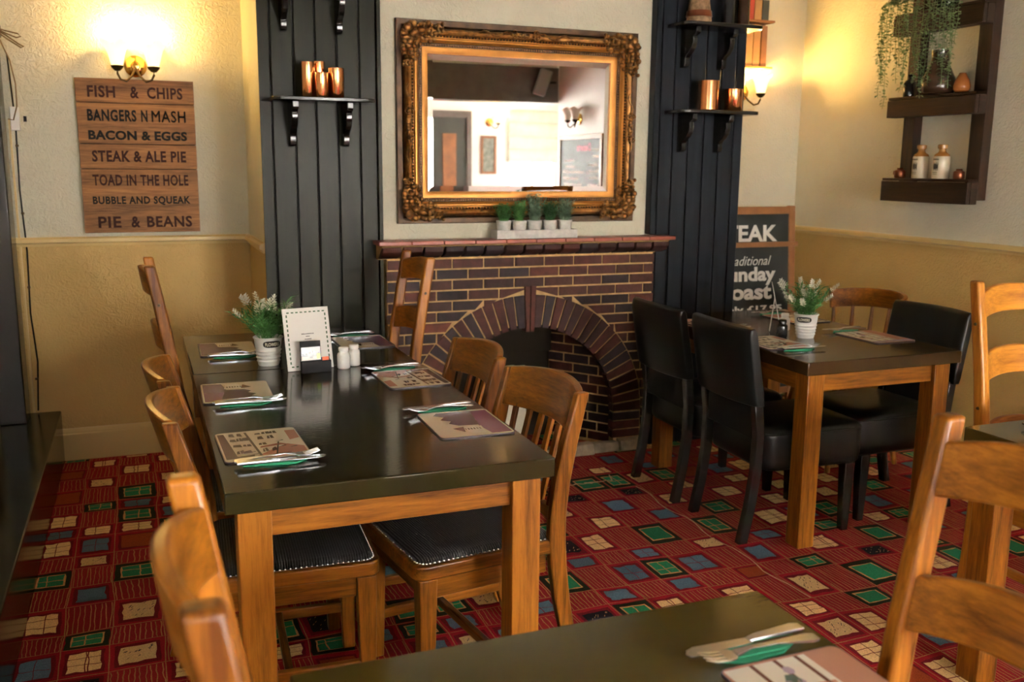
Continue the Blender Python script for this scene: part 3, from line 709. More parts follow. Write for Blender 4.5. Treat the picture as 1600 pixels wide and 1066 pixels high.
# ------------------------------------------------------------------ chairs (local frame: sitter looks to +x)
def curve_board(mb, x, bow, hw, th, z0, z1, lean, n=12, arch=0, taper=0):
    # board bowed back between the posts, local y from -hw to hw
    v = []; 
    for i in range(n+1):
        q = -1+2*i/n; y = q*hw; bx = x-bow*(1-q*q); za = z1+arch*(1-q*q); zb = z0+taper*(1-q*q)
        for (dx, z) in ((th/2, zb), (-th/2, zb), (-th/2, za), (th/2, za)): v.append((bx+dx-lean*(z-z0), y, z))
    f = [(0, 1, 2, 3), tuple(n*4+k for k in (3, 2, 1, 0))]
    for i in range(n):
        for k in range(4): f.append((i*4+k, i*4+(k+1) % 4, (i+1)*4+(k+1) % 4, (i+1)*4+k))
    return mb.add(v, f)
def slat_chair(label, loc, rz):
    c = thing('slat_back_chair', label, 'chair', loc, rz, 'slat-back chairs at the long table')
    hw = .205
    # seat frame with rounded front, woven pad, nail studs
    fr = rpoly(-.20, .25, -.215, .215, .035); obj('seat_frame', MB().prism(fr, .405, .447), 'beech_x', c, .006, 3)
    pd = MB(); P0 = rpoly(-.185, .235, -.20, .20, .03, 5); n = len(P0); v = []
    for k, (sc, z) in enumerate(((1, .447), (.99, .456), (.93, .464), (.6, .470))): v += [(.025+(x-.025)*sc, y*sc, z) for x, y in P0]
    f = [tuple(range(3*n, 4*n))]
    for k in range(3): f += [(k*n+i, k*n+(i+1) % n, (k+1)*n+(i+1) % n, (k+1)*n+i) for i in range(n)]
    obj('seat_pad', pd.add(v, f), 'weave', c, smooth=60)
    st = MB()
    for i in range(n):
        a_, b_ = Vector(P0[i]), Vector(P0[(i+1) % n]); L = (b_-a_).length
        for q in range(max(1, int(L/.0135))):
            p = a_+(b_-a_)*(q/max(1, int(L/.0135))); st.ell((p.x, p.y, .4485), (.0042, .0042, .0035), 6, 4)
    o = obj('nail_trim', st, 'steel', c); o['kind'] = 'stuff'
    for s in (-1, 1):
        y = s*.185
        obj('front_leg', MB().hexa([(.195, y-.018, 0), (.232, y-.018, 0), (.232, y+.018, 0), (.195, y+.018, 0), (.185, y-.024, .405), (.238, y-.024, .405), (.238, y+.024, .405), (.185, y+.024, .405)]), 'beech_z', c, .004)
        # sabre rear leg that runs up into the back post
        zs = [0, .12, .25, .36, .44, .52, .62, .74, .87]; xc = [-.275, -.240, -.212, -.196, -.190, -.192, -.205, -.232, -.268]; dp = [.040, .044, .050, .054, .056, .052, .050, .046, .038]
        pp = [(x+d/2, z) for x, z, d in zip(xc, zs, dp)]+[(x-d/2, z) for x, z, d in list(zip(xc, zs, dp))[::-1]]
        obj('back_post', MB().prism([(a, b_) for a, b_ in pp], y+s*.020-.0135, y+s*.020+.0135, 'y'), 'beech_z', c, .005)
        obj('side_apron', MB().box(-.165, .185, y-.010, y+.010, .345, .405), 'beech_x', c, .002)
        obj('side_stretcher', MB().box(-.215, .197, y-.011, y+.011, .120, .152), 'beech_x', c, .004)
    obj('front_apron', MB().box(.200, .220, -.161, .161, .345, .405), 'beech_y', c, .002)
    obj('cross_stretcher', MB().box(-.01, .012, -.174, .174, .125, .15), 'beech_y', c, .003)
    cr = MB(); curve_board(cr, -.237, .048, .192, .024, .752, .872, .28, 14, .014)
    obj('crest_rail', cr, 'beech_y', c, .005, 3)
    lr = MB(); curve_board(lr, -.192, .02, .192, .022, .490, .525, .05, 10); obj('lower_back_rail', lr, 'beech_y', c, .003)
    for k in range(6):
        y = -.145+k*.058; q = y/.19; b0 = -.193-.02*(1-q*q); b1 = -.238-.047*(1-q*q)
        m_ = (b0+b1)/2+.006
        obj('slat', MB().hexa([(b0+.006, y-.011, .52), (b0+.006, y+.011, .52), (b0-.006, y+.011, .52), (b0-.006, y-.011, .52), (b1+.006, y-.011, .765), (b1+.006, y+.011, .765), (b1-.006, y+.011, .765), (b1-.006, y-.011, .765)]), 'beech_z', c, .002)
    return c
sc0 = slat_chair('slat-back chair with woven black seat, nearest on the right of the long table', (.85, 2.532, 0), R(188.0))
dup(sc0, (.826, 3.10, 0), R(182), 'slat-back chair behind the nearest one on the right of the long table')
dup(sc0, (.320, 2.600, 0), R(-3), 'slat-back chair on the left of the long table, nearer to the viewer')
dup(sc0, (.314, 3.098, 0), R(-2), 'slat-back chair on the left of the long table, farther from the viewer')
def ladder_chair(label, loc, rz, w='oak'):
    c = thing('ladder_back_chair', label, 'chair', loc, rz, 'ladder-back chairs')
    for s in (-1, 1):
        y = s*.183
        zs = [0, .2, .44, .60, .80, 1.0, 1.13]; xc = [-.235, -.215, -.205, -.213, -.239, -.273, -.296]; dp = [.040, .046, .05, .048, .045, .042, .040]
        pp = [(x+d/2, z) for x, z, d in zip(xc, zs, dp)]+[(x-d/2, z) for x, z, d in list(zip(xc, zs, dp))[::-1]]
        po = obj('back_post', MB().prism(pp, y-.017, y+.017, 'y'), w+'_z', c, .008, 3)
        for z, x in ((.985, -.270), (.70, -.226)):
            obj('peg', MB().lathe([(0, 0), (.006, 0), (.005, .003), (0, .004)], 10, Matrix.Translation((x, y+s*.017, z)) @ Matrix.Rotation(R(-90*s), 4, 'X')), 'dark_bronze', po)
        obj('front_leg', MB().box(.175, .217, y-.021, y+.021, 0, .415), w+'_z', c, .004)
        obj('side_apron', MB().box(-.18, .175, y-.011, y+.011, .345, .415), w+'_x', c, .003)
        obj('side_stretcher', MB().box(-.19, .175, y-.010, y+.010, .16, .19), w+'_x', c, .003)
    obj('seat', MB().prism(rpoly(-.178, .235, -.20, .20, .02), .415, .447), w+'_y', c, .006, 3)
    obj('front_apron', MB().box(.185, .207, -.162, .162, .345, .415), w+'_y', c, .003)
    obj('front_stretcher', MB().box(.186, .206, -.162, .162, .24, .27), w+'_y', c, .003)
    for z0, z1, x in ((1.005, 1.092, -.268), (.790, .880, -.233), (.560, .630, -.206)):
        rl = MB(); curve_board(rl, x, .042, .168, .020, z0, z1, .155, 12, .022, .014); obj('back_rail', rl, w+'_y', c, .005, 3)
    return c
lc0 = ladder_chair('ladder-back chair at the right end of the square table, by the brick fireplace', (.806, 3.91, 0), R(180))
dup(lc0, (.322, 3.885, 0), 0, 'ladder-back chair left of the square table, against the tan wall')
dup(lc0, (.327, .98, 0), R(0), 'blurred foreground ladder-back chair at the bottom left corner')
dup(lc0, (.857, .885, 0), R(181), 'large foreground ladder-back chair at the bottom right corner')
ladder_chair('pale ladder-back chair at the right edge, beyond the olive-topped table', (2.835, 2.12, 0), R(-90), 'pale_oak')
def leather_chair(label, loc, rz):
    c = thing('leather_chair', label, 'chair', loc, rz, 'black leather chairs')
    sm = MB(); P0 = rpoly(-.225, .255, -.225, .225, .05, 5); n = len(P0); v = []
    for sc, z in ((.95, .300), (.985, .312), (1, .34), (1, .435), (.985, .458), (.93, .472), (.6, .484), (.2, .487)): v += [(.015+(x-.015)*sc, y*sc, z) for x, y in P0]
    f = [tuple(range(n))[::-1], tuple(range(7*n, 8*n))]
    for k in range(7): f += [(k*n+i, k*n+(i+1) % n, (k+1)*n+(i+1) % n, (k+1)*n+i) for i in range(n)]
    se = obj('seat', sm.add(v, f), 'leather', c, smooth=60)
    obj('piping', MB().tube([(.015+(x-.015)*.988, y*.988, .452) for x, y in P0], .004, 6, True), 'leather', se)
    bk_ = MB(); N_ = 14; v = []
    for i in range(N_+1):
        q = -1+2*i/N_; y = q*.225; bx = -.262-.028*(1-q*q)
        ed = .62 if abs(q) > .99 else 1
        for (dx, z) in ((.026*ed, .575), (-.026*ed, .575), (-.032*ed, .60), (-.032*ed, .85), (-.02*ed, .885), (.012*ed, .892), (.026*ed, .872), (.032*ed, .62)): v.append((bx+dx-.17*(z-.575), y, z+(.004 if z > .8 else 0)*(1-q*q)))
    f = [tuple(range(8)), tuple(N_*8+k for k in range(8))[::-1]]
    for i in range(N_): f += [(i*8+k, i*8+(k+1) % 8, (i+1)*8+(k+1) % 8, (i+1)*8+k) for k in range(8)]
    obj('backrest', bk_.add(v, f), 'leather', c, .006, 3, smooth=60)
    obj('back_panel', MB().box(-.262, -.243, -.17, .17, .43, .59), 'black_matt', c, .004)
    for s in (-1, 1):
        y = s*.190
        zs = [0, .15, .30, .45, .585]; xc = [-.300, -.270, -.250, -.246, -.262]
        pp = [(x+.02, z) for x, z in zip(xc, zs)]+[(x-.02, z) for x, z in list(zip(xc, zs))[::-1]]
        obj('rear_leg', MB().prism(pp, y-.018, y+.018, 'y'), 'black_gloss', c, .004)
        obj('front_leg', MB().hexa([(.18, y-.016, 0), (.212, y-.016, 0), (.212, y+.016, 0), (.18, y+.016, 0), (.172, y-.024, .30), (.22, y-.024, .30), (.22, y+.024, .30), (.172, y+.024, .30)]), 'black_gloss', c, .003)
    return c
le0 = leather_chair('black leather chair, nearest to the viewer on the left of the brown table', (2.512, 3.228, 0), R(-2))
dup(le0, (2.505, 3.745, 0), R(-1), 'black leather chair beside the brick fireplace, left of the brown table')
dup(le0, (3.035, 3.285, 0), R(180), 'black leather chair tucked under the right side of the brown table')
# bow-back wooden chair
bc = thing('bow_back_chair', 'varnished wooden bow-back chair at the far right of the brown table', 'chair', (3.36, 3.87, 0), R(180))
obj('seat', MB().prism(rpoly(-.21, .22, -.215, .215, .09, 6), .425, .455), 'beech_x', bc, .008, 3)
arc = [(-.06-.235*math.cos(R(a)), .255*math.sin(R(a))) for a in range(-78, 79, 6)]
obj('crest_rail', MB().sweep([(x, y, .80+.03*math.cos(R(-78+6*i)*.9)) for i, (x, y) in enumerate(arc)], [(-.010, -.05), (.010, -.05), (.014, .05), (-.008, .05)], (0, 0, 1)), 'beech_y', bc, .004)
for i in range(1, len(arc)-1, 4):
    x, y = arc[i]; obj('spindle', MB().tube([(x*.78, y*.80, .45), (x*.93, y*.92, .62), (x, y, .785)], [.010, .013, .009], 8), 'beech_z', bc)
for sx in (-1, 1):
    for sy in (-1, 1): obj('leg', MB().tube([(sx*.15, sy*.15, .43), (sx*.185, sy*.18, .2), (sx*.215, sy*.205, 0)], [.017, .02, .013], 10), 'beech_z', bc)

# ------------------------------------------------------------------ wall lamps
def wall_lamp(label, x, z, watts, half=.082, lit=True, n_arms=(-1, 1), M=None, wall_y=BW, lz=.150):
    t_ = thing('wall_lamp', label, 'lamp', (x, wall_y, z), 0, 'twin-shade brass wall lamps')
    obj('back_plate', MB().lathe([(0, .001), (.052, .001), (.052, .008), (.040, .016), (.022, .020), (.018, .032), (0, .036)], 28, Matrix.Rotation(R(90), 4, 'X')), 'brass', t_)
    for s in n_arms:
        ar = obj('arm', MB().tube([(0, -.030, -.01), (s*.018, -.058, -.050), (s*.045, -.080, -.078), (s*(half-.012), -.092, -.070), (s*half, -.095, -.045), (s*half, -.095, -.030)], .0055, 8), 'dark_bronze', t_)
        obj('cup', MB().lathe([(0, -.034), (.012, -.032), (.026, -.018), (.030, -.008), (.024, -.006), (0, -.012)], 20, Matrix.Translation((s*half, -.095, 0))), 'dark_bronze', ar)
        sh = MB(); v = []; prof = [(.024, -.008), (.030, .010), (.036, .035), (.044, .062), (.056, .085), (.072, .100)]; n = 40
        for i in range(n):
            a = 2*PI*i/n
            for k, (r, z_) in enumerate(prof):
                q = (k/5)**2; rr_ = r*(1+.10*q*math.cos(5*a)); v.append((s*half+rr_*math.cos(a), -.095+rr_*math.sin(a), z_+.010*q*math.cos(5*a)))
        f = [(i*6+k, ((i+1) % n)*6+k, ((i+1) % n)*6+k+1, i*6+k+1) for i in range(n) for k in range(5)]
        obj('glass_shade', sh.add(v, f), 'shade_glass' if lit else 'shade_glass_off', t_, smooth=80)
        bl = obj('bulb', MB().lathe([(0, 0), (.012, .002), (.016, .04), (.012, .085), (.006, .112), (0, .12)], 16, Matrix.Translation((s*half, -.095, -.006))), 'bulb' if lit else 'white_ceramic', t_)
        if lit and watts:
            l = bpy.data.lights.new('lamp_light', 'POINT'); l.energy = watts; l.color = (1, .60, .17); l.shadow_soft_size = .02
            lo = bpy.data.objects.new('lamp_light', l); C.objects.link(lo); lo.parent = t_; lo.location = (s*half, -.100, lz)
    return t_
wall_lamp('lit twin-shade brass wall lamp above the wooden menu board', .029, 1.965, 2.8)
wall_lamp('lit twin-shade brass wall lamp half hidden behind the right panelling', 3.548, 1.965, 7.0, lz=.106)

# ------------------------------------------------------------------ wooden menu sign
sg = thing('menu_sign', 'stained plank sign listing pub dishes under the lit wall lamp', 'sign', (.022, BW, 1.155))
H_ = .747; cuts = [0, .155, .418, .580, 1]
for a0, a1 in zip(cuts, cuts[1:]):
    obj('plank', MB().box(-.271, .271, -.032, -.014, H_*(1-a1)+.0015, H_*(1-a0)-.0015), 'sign_wood', sg, .002)
obj('backing', MB().box(-.268, .268, -.014, -.011, .003, H_-.003), 'ink_black', sg)
for x in (-.2, .2): obj('batten', MB().box(x-.02, x+.02, -.011, -.001, .03, H_-.03), 'sign_wood', sg)
lines = [('BACON & EGGS', .455, .046, .362, 'ink_black', .045, 1.05), ('STEAK & ALE PIE', .435, .056, .497, 'ink_red', .035, 1.1),
         ('TOAD IN THE HOLE', .445, .055, .652, 'ink_red', .03, 1.1), ('BUBBLE AND SQUEAK', .455, .045, .788, 'ink_black', .035, 1.1)]
for bd_, w_, h_, q, mt_, bo, sp in lines: text('lettering', bd_, w_, h_, facing_cam(.002, -.0321, H_*(1-q)), mt_, sg, .0008, bo, 0, sp)

for bd_, w_, x_, q in (('FISH', .125, -.155, .085), ('&', .04, -.005, .085), ('CHIPS', .165, .135, .085), ('PIE', .105, -.155, .928), ('&', .042, -.035, .928), ('BEANS', .215, .125, .928)):
    text('lettering', bd_, w_, .056, facing_cam(x_, -.0321, H_*(1-q)), 'ink_red', sg, .0008, .03, 0, 1.1)

for bd_, w_, x_, bo, th_ in (('BANGERS', .222, -.1135, .035, 0), ('N', .030, .034, .035, 0), ('MASH', .160, .147, 0, .018)):
    text('lettering', bd_, w_, .057, facing_cam(x_, -.0321, H_*(1-.235)), 'ink_black', sg, .0008, bo, 0, 1.1, th_)

# ------------------------------------------------------------------ left end: plinth, post, twine, cable
o = struct('trim_5', MB().box(-1.68, -.42, -.6, BW-.002, 0, .262), 'plinth_paint', bevel=.006)
po = thing('timber_post', 'black painted timber post on the plinth at the left edge', 'post', (-.612, 5.03, .262))
obj('shaft', MB().box(-.06, .058, -.09, .09, 0, 1.80), 'black_gloss', po, .006)
obj('cap', MB().prism(rpoly(-.072, .07, -.10, .10, .01), 1.80, 1.86), 'black_gloss', po, .008)
bk2 = MB(); rr = random.Random(5); n = 18; v = []
for k in range(26):
    for i in range(n):
        a = 2*PI*i/n; r = .075*(1+rr.uniform(-.16, .16)); v.append((r*math.cos(a), r*math.sin(a)*.8, k*.075))
bk2.add(v, [(k*n+i, k*n+(i+1) % n, (k+1)*n+(i+1) % n, (k+1)*n+i) for k in range(25) for i in range(n)]+[tuple(range(n))[::-1], tuple(range(25*n, 26*n))])
o = obj('rough_bark_log', bk2, 'rough_bark', smooth=70); o.location = (-.78, 4.98, .263); tag(o, 'rough brown bark-covered log standing at the far left edge', 'log')
tw = thing('twine_bow', 'natural twine bow tied round the black post at the top left', 'twine', (-.555, 4.93, 2.085))
obj('knot', MB().ell((0, -.012, 0), (.016, .014, .013), 10, 6), 'twine', tw)
def loop(cx, cz, rx, rz_, a0, dy=-.015, n=22): return [(cx+rx*math.cos(a0+2*PI*i/n), dy-.004*math.sin(i), cz+rz_*math.sin(a0+2*PI*i/n)) for i in range(n)]
obj('bow_loop', MB().tube(loop(-.018, .052, .030, .050, 0), .004, 6, True), 'twine', tw)
obj('bow_loop', MB().tube(loop(-.03, .045, .022, .045, 1), .0035, 6, True), 'twine', tw)
obj('bow_loop', MB().tube([(0, -.02, .0), (.05, -.02, -.012), (.10, -.018, -.022), (.112, -.02, -.034), (.095, -.02, -.04), (.05, -.02, -.022), (0, -.02, 0)], .0035, 6), 'twine', tw)
obj('bow_loop', MB().tube([(0, -.022, 0), (.05, -.02, -.03), (.10, -.02, -.066), (.122, -.02, -.078), (.11, -.02, -.082), (.06, -.02, -.05), (0, -.022, -.004)], .0035, 6), 'twine', tw)
obj('bow_tail', MB().tube([(.002, -.02, 0), (.03, -.02, -.06), (.06, -.02, -.14), (.075, -.02, -.24), (.073, -.02, -.34), (.055, -.02, -.40), (.035, -.02, -.395)], .0032, 6), 'twine', tw)
obj('bow_tail', MB().tube([(0, -.02, -.005), (.012, -.02, -.06), (.02, -.02, -.12)], .0045, 6), 'twine', tw)
ca = thing('wall_cable', 'thin dark cable clipped down the wall beside the black post', 'cable', (-.53, BW-.006, .27))
obj('cord', MB().tube([(0, 0, 1.72), (.012, 0, 1.4), (.006, 0, 1.1), (.016, 0, .8), (.008, 0, .5), (.022, 0, .25), (.012, 0, .1), (.006, 0, .002)], .004, 6), 'black_matt', ca)
for z in (1.3, .98, .62, .16): obj('clip', MB().box(.004, .018, -.006, .004, z, z+.010), 'dark_bronze', ca)
cd = MB().box(-.548, -.538, BW-.014, BW-.001, .264, 1.7); tag(obj('cable_conduit', cd, 'cream_gloss'), 'slim cream conduit strip up the wall beside the black post', 'conduit')
jb = thing('junction_box', 'small white switch box on the wall left of the menu sign', 'switch', (-.515, BW, 1.70))
obj('box', MB().box(-.022, .018, -.03, -.001, -.055, .055), 'white_plastic', jb, .003); obj('screw_hole', MB().box(.032, .046, -.004, -.001, -.012, .014), 'black_matt', jb)

# ------------------------------------------------------------------ right wall shelf unit and what stands on it
sh = thing('ladder_shelf', 'dark rough-sawn wooden ladder shelf hung on the right wall', 'shelf', (4.0, 3.95, 1.33))
for y0, y1 in ((.165, .245), (-.300, -.215)): obj('upright', MB().box(-.050, .008, y0, y1, .02, 1.25), 'dark_shelf_z', sh, .003)
for z0, h_ in ((0, .125), (.450, .107), (.880, .110)):
    b_ = obj('front_board', MB().box(-.122, -.100, -.300, .300, z0, z0+h_-.016), 'dark_shelf_y', sh, .003)
    obj('shelf_board', MB().box(-.118, .006, -.298, .298, z0+h_-.014, z0+h_), 'dark_shelf_y', sh, .002)
    for y in (-.301, .279): obj('end_board', MB().box(-.098, -.052, y, y+.022, z0, z0+h_-.016), 'dark_shelf_x', sh, .002)
    obj('bottom_board', MB().box(-.098, -.052, -.278, .278, z0, z0+.014), 'dark_shelf_y', sh, .002)
z1, z2, z3 = 1.456, 1.888, 2.321
def stone_bottle(y, label):
    t_ = thing('stoneware_bottle', label, 'bottle', (3.918, y, z1), 0, 'stoneware bottles on the wall shelf')
    obj('body', MB().lathe([(0, 0), (.040, 0), (.042, .004), (.042, .105), (.040, .115)], 26), 'stoneware', t_)
    obj('shoulder', MB().lathe([(.040, .115), (.036, .125), (.022, .135), (.018, .142), (.018, .152), (.024, .155), (.025, .172), (.020, .176), (0, .176)], 26), 'stoneware_tan', t_)
    pr_ = MB()
    for z_, a0, a1, h_ in ((.095, 150, 205, .008), (.030, 155, 200, .004), (.022, 160, 198, .003)):
        for a in range(a0, a1, 5):
            q0, q1 = R(a), R(a+3.4); pr_.add([(.0424*math.cos(q), .0424*math.sin(q), zz) for q, zz in ((q0, z_), (q1, z_), (q1, z_+h_), (q0, z_+h_))], [(0, 1, 2, 3)])
    for k in range(7):
        a = R(160+k*6.2); hh = .012+.012*math.sin(k*1.9)**2; pr_.add([(.0424*math.cos(q), .0424*math.sin(q), zz) for q, zz in ((a, .062-hh), (a+.09, .06-hh*.6), (a+.09, .062+hh*.7), (a, .066+hh))], [(0, 1, 2, 3)])
    obj('printed_mark', pr_, 'ink_black', t_, smooth=0)
stone_bottle(4.012, 'cream stoneware bottle with tan neck and dark print, left of the pair')
stone_bottle(3.868, 'cream stoneware bottle with tan neck and dark print, right of the pair')
def small_pot(x, y, z, s, label, lid=True):
    t_ = thing('copper_pot', label, 'pot', (x, y, z), 0, 'small copper pots on the wall shelf')
    obj('body', MB().lathe([(0, 0), (.026*s, 0), (.030*s, .006), (.030*s, .036*s), (.026*s, .042*s), (.018*s, .044*s)], 20), 'old_copper', t_)
    obj('neck', MB().lathe([(.018*s, .044*s), (.016*s, .050*s), (.018*s, .054*s), (.012*s, .054*s), (.010*s, .046*s), (0, .046*s)], 20), 'old_copper', t_)
    return t_
p = small_pot(3.912, 4.150, z1, 1.0, 'small dark copper jug left of the stoneware bottles'); obj('handle', MB().tube([(0, .028, .012), (0, .046, .02), (0, .046, .036), (0, .026, .040)], .0035, 6), 'old_copper', p)
small_pot(3.912, 3.742, z1, .95, 'small round copper pot right of the stoneware bottles')
def vase(name, y, prof, mat, label, x=3.906):
    o = obj(name, MB().lathe(prof, 30), mat, smooth=70); o.location = (x, y, z2); return tag(o, label, 'vase', 'vases on the wall shelf')
vase('vase', 3.935, [(0, 0), (.070, 0), (.082, .012), (.086, .04), (.080, .08), (.060, .125), (.046, .150), (.043, .185), (.047, .222), (.042, .222), (.038, .185), (0, .17)], 'vase_brown', 'large dark brown narrow-necked vase behind the trailing plant', 3.915)
vase('bud_vase', 3.770, [(0, 0), (.030, 0), (.040, .012), (.042, .030), (.034, .060), (.020, .085), (.016, .095), (.012, .095), (0, .08)], 'vase_amber', 'small glossy amber bud vase at the right of the middle shelf')
vase('small_bottle', 4.125, [(0, 0), (.030, 0), (.031, .005), (.031, .070), (.022, .084), (.011, .092), (.011, .106), (.014, .108), (.014, .116), (0, .116)], 'vase_black', 'small black bottle at the left of the middle shelf')
pl = thing('trailing_plant', 'trailing green succulent hanging from the top of the wall shelf', 'plant', (3.93, 3.95, z3))
obj('pot', MB().lathe([(0, 0), (.06, 0), (.075, .10), (.078, .105), (.07, .105), (.066, .09), (0, .088)], 24), 'vase_black', pl)
rr = random.Random(11)
specs = [(.27, .40), (.25, .30), (.235, .46), (.21, .22), (.185, .33), (.16, .25), (.13, .18), (.10, .30), (.07, .22), (.04, .34), (.01, .20), (-.02, .42), (-.05, .30), (-.085, .36), (-.12, .26), (-.15, .37), (-.18, .22), (-.21, .30), (-.24, .16), (.29, .22), (.22, .16), (-.1, .15), (.12, .38), (.05, .26), (-.04, .36), (-.14, .30), (-.20, .38), (.28, .33)]
for yy, ln in specs:
    vi = MB(); x0 = -.135-rr.uniform(0, .025)
    pts = [(rr.uniform(-.03, 0), yy*.22, .10), (x0*.6, yy*.65, .11), (x0, yy, .04), (x0-.004, yy+rr.uniform(-.01, .01), -.04)]
    nseg = max(2, int(ln/.05))
    for k in range(nseg): pts.append((x0-.004+rr.uniform(-.006, .006), pts[-1][1]+rr.uniform(-.012, .012), -.04-(k+1)*ln/nseg))
    vi.tube(pts, .0014, 4)
    for (a, b) in zip(pts[1:], pts[2:]):
        a, b = Vector(a), Vector(b); L = (b-a).length
        for q in range(max(1, int(L/.014))):
            p_ = a+(b-a)*(q/max(1, int(L/.014))); an = rr.uniform(0, 2*PI)
            for s in (0, PI): vi.leaf(p_, (math.cos(an+s), math.sin(an+s), rr.uniform(-.5, .35)), (0, 0, 1), rr.uniform(.020, .032), .018)
    obj('strand', vi, 'leaf_succulent', pl, smooth=0)

# ------------------------------------------------------------------ chalkboard A-frame and wall books in the right alcove
cbd = thing('chalkboard_stand', 'standing framed chalkboard advertising a roast beside the right panelling', 'chalkboard', (3.50, 4.99, 0))
TL = lambda y, z: None
for s in (-1, 1):
    obj('frame_post', MB().hexa([(s*.36-.024, -.10, 0), (s*.36+.024, -.10, 0), (s*.36+.024, -.07, 0), (s*.36-.024, -.07, 0), (s*.36-.024, 0, 1.27), (s*.36+.024, 0, 1.27), (s*.36+.024, .03, 1.27), (s*.36-.024, .03, 1.27)]), 'frame_wood', cbd, .004)
lean = Matrix.Translation((0, -.10, 0)) @ Matrix.Rotation(-math.atan2(.10, 1.27), 4, 'X')
obj('frame_head', MB().box(-.335, .335, -.001, .026, 1.222, 1.27, lean), 'frame_wood', cbd, .003)
obj('ledge', MB().box(-.385, .385, -.028, -.001, 1.018, 1.050, lean), 'frame_wood', cbd, .003)
obj('panel', MB().box(-.335, .335, .006, .016, .12, 1.222, lean), 'slate', cbd)
obj('frame_foot', MB().box(-.335, .335, -.001, .026, .08, .12, lean), 'frame_wood', cbd, .003)
def ct(body, w_, h_, x, z, mt_='chalk_white', bold=.02, shear=0): text('lettering', body, w_, h_, lean @ facing_cam(x, .0058, z), mt_, cbd, .0006, bold, shear)
ct('STEAK', .46, .105, .02, 1.105, 'chalk_white', .03); ct('Traditional', .34, .058, .035, .935, 'chalk_white', .0, .35)
ct('Sunday', .42, .118, .03, .838, 'chalk_white', .035); ct('Roast', .40, .10, .01, .74, 'chalk_white', .035); ct('only \u00a317.95', .46, .055, .06, .625, 'chalk_white', .03)
bs = thing('book_rack', 'small wall rack holding two rows of books above the right lamp', 'rack', (3.545, BW-.002, 2.105))
obj('rack_back', MB().box(-.15, .15, -.012, 0, 0, .42), 'book_dark', bs)
obj('rack_shelf', MB().box(-.15, .15, -.11, -.012, 0, .012), 'frame_wood', bs); obj('rack_shelf', MB().box(-.15, .15, -.11, -.012, .272, .284), 'frame_wood', bs)
def book(x, z, w_, h_, mat, label):
    t_ = thing('book', label, 'book', (x, BW-.055, z), 0, 'old books in the wall rack')
    obj('cover', MB().box(-w_/2, w_/2, -.045, -.040, 0, h_).box(-w_/2, -w_/2+.003, -.040, .035, 0, h_).box(w_/2-.003, w_/2, -.040, .035, 0, h_), mat, t_, .001)
    obj('pages', MB().box(-w_/2+.003, w_/2-.003, -.040, .032, .004, h_-.005), 'cream_card', t_)
z0, z1_ = 2.1175, 2.3895
for k, (w_, h_, mt_, c_) in enumerate(((.05, .235, 'book_dark', 'dark, first'), (.05, .24, 'book_brown', 'brown, second'), (.048, .225, 'book_tan', 'tan, third'), (.05, .245, 'book_tan', 'wide tan, fourth'), (.04, .24, 'book_brown', 'brown, last'))):
    book(3.42+k*.053, z0, w_, h_, mt_, '%s book from the left on the lower row of the wall rack' % c_)
for k, (w_, h_, mt_, c_) in enumerate(((.05, .11, 'book_brown', 'brown, first'), (.05, .10, 'book_dark', 'dark, second'), (.045, .115, 'book_red', 'red, third'), (.05, .115, 'book_tan', 'pale tan, fourth'), (.046, .118, 'book_dark', 'dark, last'))):
    book(3.42+k*.053, z1_, w_, h_, mt_, '%s book from the left on the upper row of the wall rack' % c_)

